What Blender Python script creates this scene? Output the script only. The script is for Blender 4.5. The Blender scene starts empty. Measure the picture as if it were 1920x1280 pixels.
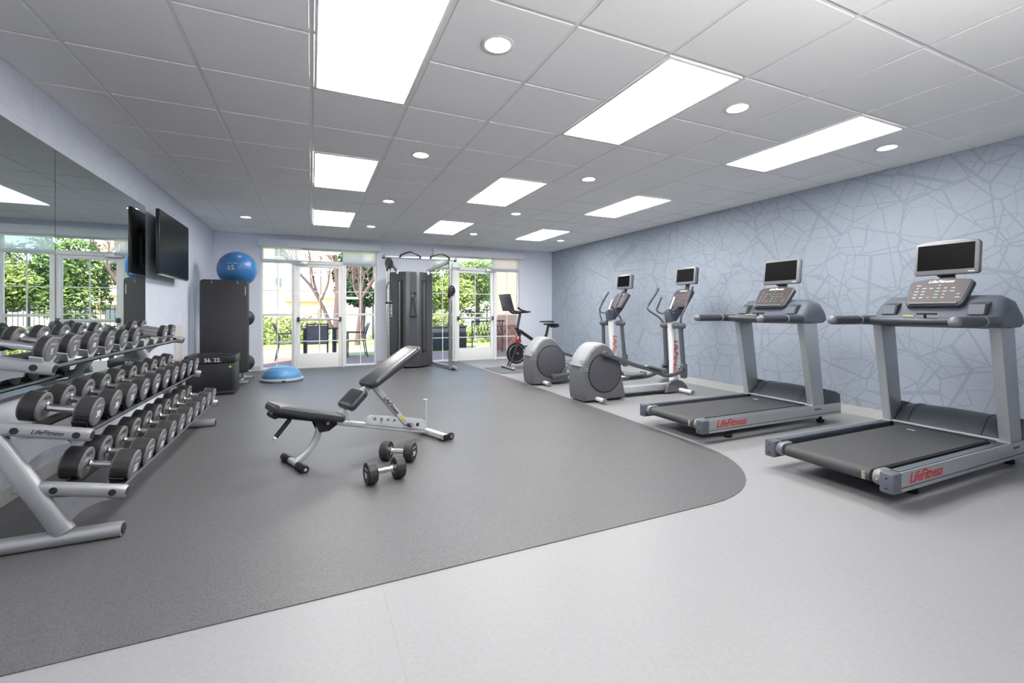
import bpy, bmesh, math, random
from mathutils import Vector, Matrix, Euler
random.seed(7)
PI = math.pi
SC = bpy.context.scene
COL = SC.collection

KP, KS, KF = 1.6, 1.4, 8.5   # ceiling lamps, daylight, studio flash
# ------------------------------------------------------------------ materials
def lin(c):
    return tuple(((x/255)/12.92 if x/255 <= .04045 else ((x/255+.055)/1.055)**2.4) for x in c)

def new_mat(name):
    m = bpy.data.materials.new(name); m.use_nodes = True
    nt = m.node_tree
    return m, nt, nt.nodes['Principled BSDF']

def mat(name, col, rough=.5, metal=0., var=.06, nscale=30., bump=0., bscale=200., spec=.5, coat=0., rvar=.06):
    m, nt, b = new_mat(name)
    N, L = nt.nodes, nt.links
    c = lin(col)
    tc = N.new('ShaderNodeTexCoord')
    nz = N.new('ShaderNodeTexNoise'); nz.inputs['Scale'].default_value = nscale; nz.inputs['Detail'].default_value = 3
    L.new(tc.outputs['Object'], nz.inputs['Vector'])
    mx = N.new('ShaderNodeMix'); mx.data_type = 'RGBA'
    mx.inputs[6].default_value = (*[x*(1-var) for x in c], 1)
    mx.inputs[7].default_value = (*[min(1, x*(1+var)) for x in c], 1)
    L.new(nz.outputs['Fac'], mx.inputs[0])
    L.new(mx.outputs[2], b.inputs['Base Color'])
    mr = N.new('ShaderNodeMapRange'); mr.inputs[3].default_value = max(0, rough-rvar); mr.inputs[4].default_value = min(1, rough+rvar)
    L.new(nz.outputs['Fac'], mr.inputs[0]); L.new(mr.outputs[0], b.inputs['Roughness'])
    b.inputs['Metallic'].default_value = metal
    b.inputs['Specular IOR Level'].default_value = spec
    b.inputs['Coat Weight'].default_value = coat
    if bump:
        n2 = N.new('ShaderNodeTexNoise'); n2.inputs['Scale'].default_value = bscale; n2.inputs['Detail'].default_value = 2
        L.new(tc.outputs['Object'], n2.inputs['Vector'])
        bp = N.new('ShaderNodeBump'); bp.inputs['Strength'].default_value = bump; bp.inputs['Distance'].default_value = .002
        L.new(n2.outputs['Fac'], bp.inputs['Height']); L.new(bp.outputs['Normal'], b.inputs['Normal'])
    return m

def emit_mat(name, col, strength):
    m, nt, b = new_mat(name)
    N, L = nt.nodes, nt.links
    tc = N.new('ShaderNodeTexCoord'); nz = N.new('ShaderNodeTexNoise'); nz.inputs['Scale'].default_value = 2
    L.new(tc.outputs['Object'], nz.inputs['Vector'])
    mr = N.new('ShaderNodeMapRange'); mr.inputs[3].default_value = strength*.97; mr.inputs[4].default_value = strength*1.03
    L.new(nz.outputs['Fac'], mr.inputs[0]); L.new(mr.outputs[0], b.inputs['Emission Strength'])
    b.inputs['Emission Color'].default_value = (*col, 1)
    b.inputs['Base Color'].default_value = (.8, .8, .8, 1)
    return m

def wallpaper(name, col, dark, lines=True, amount=.55):
    m, nt, b = new_mat(name)
    N, L = nt.nodes, nt.links
    tc = N.new('ShaderNodeTexCoord')
    nz = N.new('ShaderNodeTexNoise'); nz.inputs['Scale'].default_value = 1.1; nz.inputs['Detail'].default_value = 4
    L.new(tc.outputs['Object'], nz.inputs['Vector'])
    base = N.new('ShaderNodeMix'); base.data_type = 'RGBA'
    c = lin(col)
    base.inputs[6].default_value = (c[0]*.90, c[1]*.95, c[2]*.95, 1)
    base.inputs[7].default_value = (c[0]*1.08, c[1]*1.03, c[2]*1.05, 1)
    L.new(nz.outputs['Fac'], base.inputs[0])
    # woven streaks
    mp = N.new('ShaderNodeMapping'); mp.inputs['Scale'].default_value = (3, 3, 160)
    L.new(tc.outputs['Object'], mp.inputs['Vector'])
    n2 = N.new('ShaderNodeTexNoise'); n2.inputs['Scale'].default_value = 1.5; n2.inputs['Detail'].default_value = 2
    L.new(mp.outputs['Vector'], n2.inputs['Vector'])
    st = N.new('ShaderNodeMix'); st.data_type = 'RGBA'; st.blend_type = 'MULTIPLY'; st.inputs[0].default_value = .25
    L.new(base.outputs[2], st.inputs[6]); L.new(n2.outputs['Color'], st.inputs[7])
    hs = N.new('ShaderNodeHueSaturation'); hs.inputs['Saturation'].default_value = 0
    L.new(n2.outputs['Color'], hs.inputs['Color']); 
    br = N.new('ShaderNodeBrightContrast'); br.inputs['Bright'].default_value = .45
    L.new(hs.outputs['Color'], br.inputs['Color']); L.new(br.outputs['Color'], st.inputs[7])
    out = st.outputs[2]
    if lines:
        prev = None
        for k, (sc, off, w) in enumerate([(1.9, (0, .3, .1), .016), (2.7, (5.2, 1.3, 7.7), .018), (1.5, (9.1, 4.4, 2.2), .010), (3.4, (3.3, 8.8, 1.9), .012)]):
            mp = N.new('ShaderNodeMapping'); mp.inputs['Location'].default_value = off
            mp.inputs['Rotation'].default_value = (.5*k+.3, .2*k, .15*k)
            L.new(tc.outputs['Object'], mp.inputs['Vector'])
            v = N.new('ShaderNodeTexVoronoi'); v.feature = 'DISTANCE_TO_EDGE'; v.inputs['Scale'].default_value = sc
            L.new(mp.outputs['Vector'], v.inputs['Vector'])
            mr = N.new('ShaderNodeMapRange'); mr.interpolation_type = 'SMOOTHSTEP'
            mr.inputs[1].default_value = w*.4; mr.inputs[2].default_value = w*1.2
            mr.inputs[3].default_value = 1; mr.inputs[4].default_value = 0
            L.new(v.outputs['Distance'], mr.inputs[0])
            if prev is None: prev = mr.outputs[0]
            else:
                mm = N.new('ShaderNodeMath'); mm.operation = 'MAXIMUM'
                L.new(prev, mm.inputs[0]); L.new(mr.outputs[0], mm.inputs[1]); prev = mm.outputs[0]
        mu = N.new('ShaderNodeMath'); mu.operation = 'MULTIPLY'; mu.inputs[1].default_value = amount
        L.new(prev, mu.inputs[0])
        lm = N.new('ShaderNodeMix'); lm.data_type = 'RGBA'; lm.inputs[7].default_value = (*lin(dark), 1)
        L.new(mu.outputs[0], lm.inputs[0]); L.new(out, lm.inputs[6]); out = lm.outputs[2]
    L.new(out, b.inputs['Base Color'])
    b.inputs['Roughness'].default_value = .62
    b.inputs['Specular IOR Level'].default_value = .35
    return m

def speckle(name, col, dark, rough, scale, amt, bump=.15, seams=False, spec=.5):
    m, nt, b = new_mat(name)
    N, L = nt.nodes, nt.links
    tc = N.new('ShaderNodeTexCoord')
    v = N.new('ShaderNodeTexNoise'); v.inputs['Scale'].default_value = scale; v.inputs['Detail'].default_value = 4; v.inputs['Roughness'].default_value = .7
    L.new(tc.outputs['Object'], v.inputs['Vector'])
    cr = N.new('ShaderNodeMapRange'); cr.inputs[1].default_value = .35; cr.inputs[2].default_value = .6
    cr.inputs[3].default_value = amt; cr.inputs[4].default_value = 0
    L.new(v.outputs['Fac'], cr.inputs[0])
    mx = N.new('ShaderNodeMix'); mx.data_type = 'RGBA'; mx.inputs[6].default_value = (*lin(col), 1); mx.inputs[7].default_value = (*lin(dark), 1)
    L.new(cr.outputs[0], mx.inputs[0])
    out = mx.outputs[2]
    n3 = N.new('ShaderNodeTexNoise'); n3.inputs['Scale'].default_value = .9; n3.inputs['Detail'].default_value = 3
    L.new(tc.outputs['Object'], n3.inputs['Vector'])
    mr = N.new('ShaderNodeMapRange'); mr.inputs[3].default_value = rough-.06; mr.inputs[4].default_value = rough+.06
    L.new(n3.outputs['Fac'], mr.inputs[0]); L.new(mr.outputs[0], b.inputs['Roughness'])
    if seams:
        sx = N.new('ShaderNodeSeparateXYZ'); L.new(tc.outputs['Object'], sx.inputs[0])
        def line(sock, off, per, w):
            a = N.new('ShaderNodeMath'); a.operation = 'SUBTRACT'; L.new(sock, a.inputs[0]); a.inputs[1].default_value = off
            p = N.new('ShaderNodeMath'); p.operation = 'PINGPONG'; L.new(a.outputs[0], p.inputs[0]); p.inputs[1].default_value = per/2
            l = N.new('ShaderNodeMath'); l.operation = 'LESS_THAN'; L.new(p.outputs[0], l.inputs[0]); l.inputs[1].default_value = w
            return l.outputs[0]
        s1 = line(sx.outputs[0], .26, 1.83, .0012)
        q = N.new('ShaderNodeMath'); q.operation = 'MULTIPLY'; q.inputs[1].default_value = .28; L.new(s1, q.inputs[0])
        m2 = N.new('ShaderNodeMix'); m2.data_type = 'RGBA'; m2.inputs[7].default_value = (.1, .1, .1, 1)
        L.new(q.outputs[0], m2.inputs[0]); L.new(out, m2.inputs[6]); out = m2.outputs[2]
    L.new(out, b.inputs['Base Color'])
    b.inputs['Specular IOR Level'].default_value = spec
    bp = N.new('ShaderNodeBump'); bp.inputs['Strength'].default_value = bump; bp.inputs['Distance'].default_value = .001
    L.new(v.outputs['Fac'], bp.inputs['Height']); L.new(bp.outputs['Normal'], b.inputs['Normal'])
    return m

def glass_mat():
    m = bpy.data.materials.new('window_glass'); m.use_nodes = True
    nt = m.node_tree; N, L = nt.nodes, nt.links
    N.remove(N['Principled BSDF'])
    t = N.new('ShaderNodeBsdfTransparent'); t.inputs[0].default_value = (.97, .985, .98, 1)
    g = N.new('ShaderNodeBsdfGlossy'); g.inputs['Roughness'].default_value = 0
    f = N.new('ShaderNodeFresnel'); f.inputs['IOR'].default_value = 1.35
    mx = N.new('ShaderNodeMixShader')
    L.new(f.outputs[0], mx.inputs[0]); L.new(t.outputs[0], mx.inputs[1]); L.new(g.outputs[0], mx.inputs[2])
    L.new(mx.outputs[0], N['Material Output'].inputs['Surface'])
    return m

def shade_mat():
    m = bpy.data.materials.new('screen_shade_fabric'); m.use_nodes = True
    nt = m.node_tree; N, L = nt.nodes, nt.links
    N.remove(N['Principled BSDF'])
    d = N.new('ShaderNodeBsdfDiffuse'); d.inputs[0].default_value = (*lin((232, 232, 230)), 1)
    tl = N.new('ShaderNodeBsdfTranslucent'); tl.inputs[0].default_value = (.95, .95, .94, 1)
    tr = N.new('ShaderNodeBsdfTransparent')
    a = N.new('ShaderNodeMixShader'); a.inputs[0].default_value = .72
    b = N.new('ShaderNodeMixShader')
    tc = N.new('ShaderNodeTexCoord'); nz = N.new('ShaderNodeTexNoise'); nz.inputs['Scale'].default_value = 300
    L.new(tc.outputs['Object'], nz.inputs['Vector'])
    mr = N.new('ShaderNodeMapRange'); mr.inputs[3].default_value = .36; mr.inputs[4].default_value = .46
    L.new(nz.outputs['Fac'], mr.inputs[0]); L.new(mr.outputs[0], b.inputs[0])
    L.new(d.outputs[0], a.inputs[1]); L.new(tl.outputs[0], a.inputs[2])
    L.new(a.outputs[0], b.inputs[1]); L.new(tr.outputs[0], b.inputs[2])
    L.new(b.outputs[0], N['Material Output'].inputs['Surface'])
    return m

def leaf_mat(name, c1, c2):
    m, nt, b = new_mat(name)
    N, L = nt.nodes, nt.links
    tc = N.new('ShaderNodeTexCoord'); nz = N.new('ShaderNodeTexNoise'); nz.inputs['Scale'].default_value = 6; nz.inputs['Detail'].default_value = 4
    L.new(tc.outputs['Object'], nz.inputs['Vector'])
    mr = N.new('ShaderNodeMapRange'); mr.inputs[1].default_value = .35; mr.inputs[2].default_value = .65
    L.new(nz.outputs['Fac'], mr.inputs[0])
    mx = N.new('ShaderNodeMix'); mx.data_type = 'RGBA'; mx.inputs[6].default_value = (*lin(c1), 1); mx.inputs[7].default_value = (*lin(c2), 1)
    L.new(mr.outputs[0], mx.inputs[0]); L.new(mx.outputs[2], b.inputs['Base Color'])
    b.inputs['Roughness'].default_value = .6
    return m

def siding_mat(name, col, period, depth=.25):
    m, nt, b = new_mat(name)
    N, L = nt.nodes, nt.links
    tc = N.new('ShaderNodeTexCoord'); sx = N.new('ShaderNodeSeparateXYZ'); L.new(tc.outputs['Object'], sx.inputs[0])
    d = N.new('ShaderNodeMath'); d.operation = 'DIVIDE'; d.inputs[1].default_value = period; L.new(sx.outputs[2], d.inputs[0])
    f = N.new('ShaderNodeMath'); f.operation = 'FRACT'; L.new(d.outputs[0], f.inputs[0])
    g = N.new('ShaderNodeMath'); g.operation = 'LESS_THAN'; g.inputs[1].default_value = .12; L.new(f.outputs[0], g.inputs[0])
    q = N.new('ShaderNodeMath'); q.operation = 'MULTIPLY'; q.inputs[1].default_value = depth; L.new(g.outputs[0], q.inputs[0])
    mx = N.new('ShaderNodeMix'); mx.data_type = 'RGBA'; c = lin(col)
    mx.inputs[6].default_value = (*c, 1); mx.inputs[7].default_value = (c[0]*.45, c[1]*.4, c[2]*.4, 1)
    L.new(q.outputs[0], mx.inputs[0]); L.new(mx.outputs[2], b.inputs['Base Color'])
    b.inputs['Roughness'].default_value = .8
    return m

M = {}
M['floor'] = speckle('pale_vinyl_floor', (149, 149, 151), (138, 138, 139), .42, 60, .5, .03, True, .32)
M['rubber'] = speckle('dark_rubber_floor', (101, 100, 102), (60, 60, 61), .44, 170, .75, .25, False, .42)
M['ceil'] = speckle('acoustic_tile', (250, 249, 249), (216, 216, 216), .9, 190, .5, .3, False, .2)
M['tbar'] = mat('ceiling_tbar_white', (232, 232, 232), .5)
M['wallR'] = wallpaper('blue_line_wallpaper', (161, 169, 181), (112, 128, 142), True, .38)
M['wallL'] = wallpaper('blue_line_wallpaper_lightened', (216, 221, 233), (186, 194, 210), True, .22)  # same wallpaper as the right wall, lightened in colour to imitate more light
M['paint'] = mat('pale_blue_paint', (222, 227, 238), .6, var=.03, nscale=4)
M['paintB'] = mat('valance_paint', (224, 229, 238), .55, var=.03, nscale=4)
M['base'] = mat('baseboard_grey', (196, 196, 196), .5)
M['wood_white'] = mat('white_door_paint', (250, 250, 249), .4, var=.01)
M['glass'] = glass_mat()
M['shade'] = shade_mat()
M['silver'] = mat('silver_powder_coat', (180, 184, 188), .38, .55, var=.03)
M['silver_light'] = mat('light_silver_paint', (205, 208, 212), .35, .35, var=.03)
M['rack'] = mat('rack_silver_paint', (178, 179, 182), .38, .6, var=.04)
M['chrome'] = mat('chrome_handle', (220, 220, 222), .2, 1., var=.02, bump=.2, bscale=600)
M['satin'] = mat('satin_steel', (190, 190, 192), .3, 1., var=.03)
M['rubber_blk'] = mat('black_urethane', (40, 40, 42), .5, var=.12, nscale=120, bump=.15)
M['urethane_face'] = mat('grey_black_urethane_face', (104, 104, 108), .5, var=.10, nscale=120)
M['black'] = mat('black_plastic', (26, 27, 30), .42, var=.1)
M['blackm'] = mat('black_matte', (18, 18, 20), .7, var=.1)
M['vinyl'] = mat('black_upholstery', (54, 55, 59), .30, var=.08, nscale=60, bump=.12, bscale=300)
M['slate'] = mat('slate_plastic', (86, 91, 101), .42, var=.05)
M['slate_d'] = mat('dark_slate_plastic', (58, 62, 71), .42, var=.05)
M['belt'] = mat('treadmill_belt', (62, 62, 64), .6, var=.12, nscale=150, bump=.15)
M['console'] = mat('console_panel', (66, 58, 60), .5, var=.05, spec=.3)
M['bezel'] = mat('screen_bezel_grey', (122, 123, 127), .38, .2, var=.03)
M['screen'] = mat('dark_screen', (7, 7, 8), .3, var=.1, spec=.07)
M['ell'] = mat('elliptical_grey_plastic', (98, 99, 103), .45, var=.05)
M['ell_l'] = mat('elliptical_light_shell', (150, 151, 153), .42, var=.05)
M['ell_d'] = mat('elliptical_disc_plastic', (76, 76, 83), .5, var=.05)
M['arm_grey'] = mat('elliptical_arm_grey', (84, 87, 93), .42)
M['white'] = mat('white_plastic', (232, 232, 232), .4, var=.02)
M['red'] = mat('red_lettering', (190, 42, 42), .5, var=.03)
M['ltr_w'] = mat('white_lettering', (236, 236, 236), .5, var=.02)
M['ltr_k'] = mat('black_lettering', (28, 28, 30), .5, var=.02)
M['cream'] = mat('cream_label', (226, 220, 190), .5)
M['yellow'] = mat('yellow_label', (214, 210, 70), .5)
M['green'] = mat('green_keys', (70, 160, 90), .4)
M['orange'] = mat('orange_label', (222, 130, 70), .5)
M['ball'] = mat('blue_ball_vinyl', (46, 104, 158), .32, var=.05)
M['dome'] = mat('blue_dome_rubber', (84, 138, 182), .36, var=.05)
M['dome_base'] = mat('dome_grey_rim', (166, 172, 180), .5)
M['tower'] = mat('gym_shroud_grey', (86, 87, 91), .34, .3, var=.05)
M['tower_d'] = mat('gym_shroud_dark', (34, 34, 36), .4, var=.05)
M['mirror'] = mat('mirror_silvering', (222, 231, 230), .0, 1., var=.0, rvar=0.)
M['mat_blk'] = mat('exercise_mat_foam', (44, 45, 49), .55, var=.08, nscale=80, bump=.2)
M['beige'] = mat('beige_panel', (205, 200, 198), .5)
M['panel'] = emit_mat('panel_diffuser_glow', (1.0, .985, .96), 14.0*KP)
M['lens'] = emit_mat('downlight_lens_glow', (1.0, .97, .93), 20.0*KP)
M['grass'] = leaf_mat('lawn_grass', (150, 168, 96), (196, 208, 136))
M['paving'] = speckle('patio_paving', (172, 144, 134), (140, 116, 108), .8, 25, .5)
M['walk'] = speckle('concrete_walk', (214, 208, 200), (190, 184, 176), .8, 20, .4)
M['leafA'] = leaf_mat('tree_leaves_green', (62, 88, 44), (138, 156, 76))
M['leafB'] = leaf_mat('hedge_leaves', (104, 126, 62), (186, 194, 108))
M['leafC'] = leaf_mat('dark_conifer_leaves', (30, 52, 34), (66, 96, 60))
M['bark'] = mat('tree_bark', (96, 74, 70), .85, var=.25, nscale=12, bump=.4, bscale=30)
M['twig'] = mat('tree_twig_bark', (112, 90, 84), .85, var=.2, nscale=12)
M['stucco'] = siding_mat('pale_siding', (238, 222, 200), .22, .12)
M['stucco2'] = siding_mat('orange_siding', (222, 188, 158), .28, .5)
M['shingle'] = speckle('orange_roof_shingle', (200, 160, 134), (160, 120, 98), .85, 18, .7)
M['tan'] = speckle('tan_stucco', (192, 156, 132), (178, 144, 120), .85, 30, .4)
M['stone'] = speckle('pink_stone_veneer', (180, 128, 108), (104, 74, 64), .85, 9, .9, .6)
M['fascia'] = mat('white_fascia', (244, 240, 232), .6)
M['dkglass'] = mat('dark_window_glass', (86, 96, 104), .15)
M['furn'] = mat('patio_chair_metal', (52, 50, 60), .45, .3)
M['sling'] = mat('patio_sling_fabric', (104, 104, 118), .8)
M['fence'] = mat('black_fence_metal', (40, 42, 48), .5, .3)
M['bikemat'] = mat('grey_floor_mat', (104, 105, 107), .8)
M['box_vinyl'] = mat('black_box_vinyl', (30, 31, 38), .4, var=.08)
M['planter'] = mat('dark_planter', (50, 54, 58), .6)

# ------------------------------------------------------------------ mesh builder
TXT = {}
def text_geo(s, ext):
    k = (s, ext)
    if k not in TXT:
        c = bpy.data.curves.new('tmp_text', 'FONT'); c.body = s; c.size = 1; c.resolution_u = 2
        c.extrude = ext; c.shear = .35 if 'F' in s else 0.
        c.offset = .015; c.align_x = 'CENTER'; c.align_y = 'CENTER'
        o = bpy.data.objects.new('tmp_text', c); COL.objects.link(o)
        dg = bpy.context.evaluated_depsgraph_get()
        me = bpy.data.meshes.new_from_object(o.evaluated_get(dg))
        TXT[k] = ([v.co.copy() for v in me.vertices], [tuple(p.vertices) for p in me.polygons])
        bpy.data.objects.remove(o); bpy.data.curves.remove(c); bpy.data.meshes.remove(me)
    return TXT[k]

def frame(o, x, y):
    x = Vector(x).normalized(); y = Vector(y); z = x.cross(y).normalized(); y = z.cross(x)
    m = Matrix((x, y, z)).transposed().to_4x4(); m.translation = Vector(o); return m

class MB:
    def __init__(s): s.v = []; s.f = []; s.m = []; s.flat = set()
    def add(s, vs, fs, mi=0, T=None):
        b = len(s.v)
        s.v += [(T @ Vector(v)) if T is not None else Vector(v) for v in vs]
        s.f += [tuple(i+b for i in f) for f in fs]; s.m += [mi]*len(fs)
        return s
    def box(s, c, d, mi=0, rot=None, bev=0., T=None, seg=2):
        bm = bmesh.new(); bmesh.ops.create_cube(bm, size=1)
        for v in bm.verts: v.co = Vector((v.co.x*d[0], v.co.y*d[1], v.co.z*d[2]))
        if bev: bmesh.ops.bevel(bm, geom=list(bm.edges), offset=min(bev, min(d)*.49), segments=seg, profile=.5, affect='EDGES')
        R = (Euler(rot).to_matrix().to_4x4() if rot else Matrix.Identity(4))
        X = Matrix.Translation(Vector(c)) @ R
        if T is not None: X = T @ X
        bm.verts.index_update()
        s.add([v.co.copy() for v in bm.verts], [tuple(v.index for v in f.verts) for f in bm.faces], mi, X)
        bm.free(); return s
    def loft(s, rings, mi=0, caps=True, T=None):
        n = len(rings[0]); vs = [p for r in rings for p in r]; fs = []
        for i in range(len(rings)-1):
            for j in range(n):
                a = i*n+j; b = i*n+(j+1) % n
                fs.append((a, b, b+n, a+n))
        if caps:
            fs.append(tuple(reversed(range(n)))); k = (len(rings)-1)*n; fs.append(tuple(range(k, k+n)))
        return s.add(vs, fs, mi, T)
    def tube(s, pts, r, n=12, mi=0, caps=True, T=None, prof=None, up=None):
        pts = [Vector(p) for p in pts]
        rr = r if isinstance(r, (list, tuple)) else [r]*len(pts)
        rings = []; t0 = None; nx = None
        for i, p in enumerate(pts):
            t = ((pts[min(i+1, len(pts)-1)]-p).normalized() + (p-pts[max(i-1, 0)]).normalized())
            t = t.normalized()
            if nx is None:
                u = Vector(up) if up else (Vector((0, 0, 1)) if abs(t.z) < .9 else Vector((0, 1, 0)))
                nx = (u - t*u.dot(t)).normalized()
            else:
                q = t0.rotation_difference(t); nx = q @ nx; nx = (nx - t*nx.dot(t)).normalized()
            ny = t.cross(nx); t0 = t
            if prof: rings.append([p + ny*a*rr[i] + nx*b*rr[i] for a, b in prof])
            else: rings.append([p + (nx*math.cos(2*PI*k/n) + ny*math.sin(2*PI*k/n))*rr[i] for k in range(n)])
        return s.loft(rings, mi, caps, T)
    def bar(s, p0, p1, w, h, mi=0, up=None, r=.3, T=None):
        # rounded rectangular bar: w across, h along 'up'
        return s.tube([p0, p1], 1, mi=mi, prof=rrect(w, h, min(w, h)*r, 3), up=up, T=T)
    def cyl(s, p0, p1, r, n=20, mi=0, r1=None, bev=0., T=None):
        p0 = Vector(p0); p1 = Vector(p1); r1 = r if r1 is None else r1
        if bev:
            d = (p1-p0).normalized()*bev
            return s.tube([p0, p0+d*.3, p0+d, p1-d, p1-d*.3, p1], [r-bev, r-bev*.3, r, r1, r1-bev*.3, r1-bev], n, mi, T=T)
        return s.tube([p0, p1], [r, r1], n, mi, T=T)
    def lathe(s, prof, n=32, mi=0, T=None):
        rings = [[Vector((r*math.cos(2*PI*k/n), r*math.sin(2*PI*k/n), z)) for k in range(n)] for r, z in prof]
        return s.loft(rings, mi, True, T)
    def sphere(s, c, r, mi=0, n=24, sz=1., T=None):
        m = n//2
        prof = [(max(1e-4, r*math.sin(PI*i/m)), -r*sz*math.cos(PI*i/m)) for i in range(m+1)]
        X = Matrix.Translation(Vector(c)); X = T @ X if T is not None else X
        return s.lathe(prof, n, mi, X)
    def prism(s, pts, depth, mi=0, T=None, bev=0.):
        # outline in local xy, extruded along local z, centred
        h = depth/2
        area = sum(pts[i][0]*pts[(i+1) % len(pts)][1]-pts[(i+1) % len(pts)][0]*pts[i][1] for i in range(len(pts)))
        if area < 0: pts = list(reversed(pts))
        if not bev:
            return s.loft([[Vector((x, y, -h)) for x, y in pts], [Vector((x, y, h)) for x, y in pts]], mi, True, T)
        def inset(d):
            out = []; n = len(pts)
            for i in range(n):
                p = Vector(pts[i]); a = Vector(pts[i-1]); c = Vector(pts[(i+1) % n])
                e1 = (p-a).normalized(); e2 = (c-p).normalized()
                n1 = Vector((-e1.y, e1.x)); n2 = Vector((-e2.y, e2.x)); b = (n1+n2)
                b = b.normalized() if b.length > 1e-6 else n1
                k = d/max(.5, b.dot(n1)); out.append(p+b*k)
            return out
        lv = [(bev, -h), (bev*.3, -h+bev*.3), (0, -h+bev), (0, h-bev), (bev*.3, h-bev*.3), (bev, h)]
        return s.loft([[Vector((p[0], p[1], z)) for p in inset(d)] for d, z in lv], mi, True, T)
    def text(s, t, size, T, mi=0, ext=.02):
        vs, fs = text_geo(t, ext)
        return s.add([Vector(v)*size for v in vs], fs, mi, T)
    def build(s, name, mats, parent=None, smooth=40):
        me = bpy.data.meshes.new(name)
        me.from_pydata([tuple(v) for v in s.v], [], s.f)
        if not isinstance(mats, (list, tuple)): mats = [mats]
        for m in mats: me.materials.append(M[m] if isinstance(m, str) else m)
        me.polygons.foreach_set('material_index', s.m)
        me.validate(); 
        bm = bmesh.new(); bm.from_mesh(me); bmesh.ops.recalc_face_normals(bm, faces=bm.faces); bm.to_mesh(me); bm.free()
        if smooth:
            me.polygons.foreach_set('use_smooth', [True]*len(me.polygons))
            me.set_sharp_from_angle(angle=math.radians(smooth))
        me.update()
        o = bpy.data.objects.new(name, me); COL.objects.link(o)
        if parent is not None: o.parent = parent
        return o

def rrect(w, h, r, n=4):
    out = []
    for cx, cy, a0 in ((w/2-r, h/2-r, 0), (-w/2+r, h/2-r, PI/2), (-w/2+r, -h/2+r, PI), (w/2-r, -h/2+r, 1.5*PI)):
        for k in range(n+1):
            a = a0+PI/2*k/n; out.append((cx+r*math.cos(a), cy+r*math.sin(a)))
    return out

def smoothpts(p, sub=5):
    p = [Vector(q) for q in p]; out = []
    for i in range(len(p)-1):
        a = p[max(i-1, 0)]; b = p[i]; c = p[i+1]; d = p[min(i+2, len(p)-1)]
        for k in range(sub):
            t = k/sub
            out.append(.5*((2*b)+(c-a)*t+(2*a-5*b+4*c-d)*t*t+(3*b-a-3*c+d)*t**3))
    out.append(p[-1]); return out

def thing(name, label, cat, loc=(0, 0, 0), rz=0., group=None):
    o = bpy.data.objects.new(name, None); COL.objects.link(o); o.empty_display_size = .1
    o.location = loc; o.rotation_euler = (0, 0, rz); o['label'] = label; o['category'] = cat
    if group: o['group'] = group
    return o
def tag(o, label, cat, group=None, kind=None):
    o['label'] = label; o['category'] = cat
    if group: o['group'] = group
    if kind: o['kind'] = kind
    return o
def struct(o): o['kind'] = 'structure'; return o
def sroot(name, loc=(0, 0, 0)):
    o = bpy.data.objects.new(name, None); COL.objects.link(o); o.location = loc; o['kind'] = 'structure'; return o
def dup(root, loc, rz=None, label=None, group=None):
    r = root.copy(); COL.objects.link(r); r.location = loc
    if rz is not None: r.rotation_euler = (0, 0, rz)
    if label: r['label'] = label
    if group: r['group'] = group
    for ch in list(root.children):
        c = ch.copy(); COL.objects.link(c); c.parent = r
        for g in list(ch.children):
            d = g.copy(); COL.objects.link(d); d.parent = c
    return r

XL, XR, YF, YB, ZC, H = -1.61, 5.33, 9.37, -3.4, 2.54, 1.107

# ------------------------------------------------------------------ camera, world, view
cd = bpy.data.cameras.new('camera'); cam = bpy.data.objects.new('camera', cd); COL.objects.link(cam)
cam.location = (0, 0, H); cam.rotation_euler = (PI/2, 0, -.4162)
cd.sensor_width = 36; cd.lens = 36*828.42/1920; cd.shift_x = 9.2/1920; cd.shift_y = -56.33/1920; cd.clip_start = .02; cd.clip_end = 500
SC.camera = cam
SC.view_settings.view_transform = 'Standard'; SC.view_settings.look = 'None'
SC.view_settings.exposure = 0.0; SC.view_settings.gamma = 1.0
w = bpy.data.worlds.new('world'); SC.world = w; w.use_nodes = True
wn = w.node_tree.nodes; wl = w.node_tree.links
sky = wn.new('ShaderNodeTexSky'); sky.sky_type = 'NISHITA'; sky.sun_disc = False
sky.sun_elevation = math.radians(42); sky.sun_rotation = math.radians(205); sky.air_density = .9; sky.dust_density = .4
wl.new(sky.outputs[0], wn['Background'].inputs[0]); wn['Background'].inputs[1].default_value = .52*KS
sd = bpy.data.lights.new('sun', 'SUN'); sd.energy = 9.0*KS; sd.angle = .01; sd.color = (1, .95, .88)
so = bpy.data.objects.new('sun', sd); COL.objects.link(so); so.location = (-6, -8, 20)
so.rotation_euler = Vector((.5, .62, -.62)).to_track_quat('-Z', 'Y').to_euler()
try:
    SC.cycles.use_adaptive_sampling = True; SC.cycles.adaptive_threshold = .04; SC.cycles.max_bounces = 10; SC.cycles.diffuse_bounces = 7; SC.cycles.glossy_bounces = 4; SC.cycles.transparent_max_bounces = 12
    SC.cycles.use_denoising = True; SC.cycles.sample_clamp_indirect = 6
    SC.cycles.caustics_reflective = False; SC.cycles.caustics_refractive = False
except Exception: pass

# ------------------------------------------------------------------ room shell
b = MB(); b.box(((XL+XR)/2, (YB+YF)/2, -.05), (XR-XL+.4, YF-YB+.4, .1)); struct(b.build('floor', 'floor', smooth=0))
# rubber flooring with a rounded corner
out = [(XL+.002, YF-.002), (XL+.002, 1.845)]
for k in range(0, 13):
    a = -PI/2 + PI/2*k/12; out.append((2.10+.84*math.cos(a), 2.70+.855*math.sin(a)))
out += [(2.99, 4.5), (3.02, 6.5), (2.98, 8.9), (2.96, YF-.002)]
b = MB(); b.prism(out, .005, 0, Matrix.Translation((0, 0, .0015)))
o = b.build('floor_rubber', 'rubber', smooth=0); struct(o)

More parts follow.
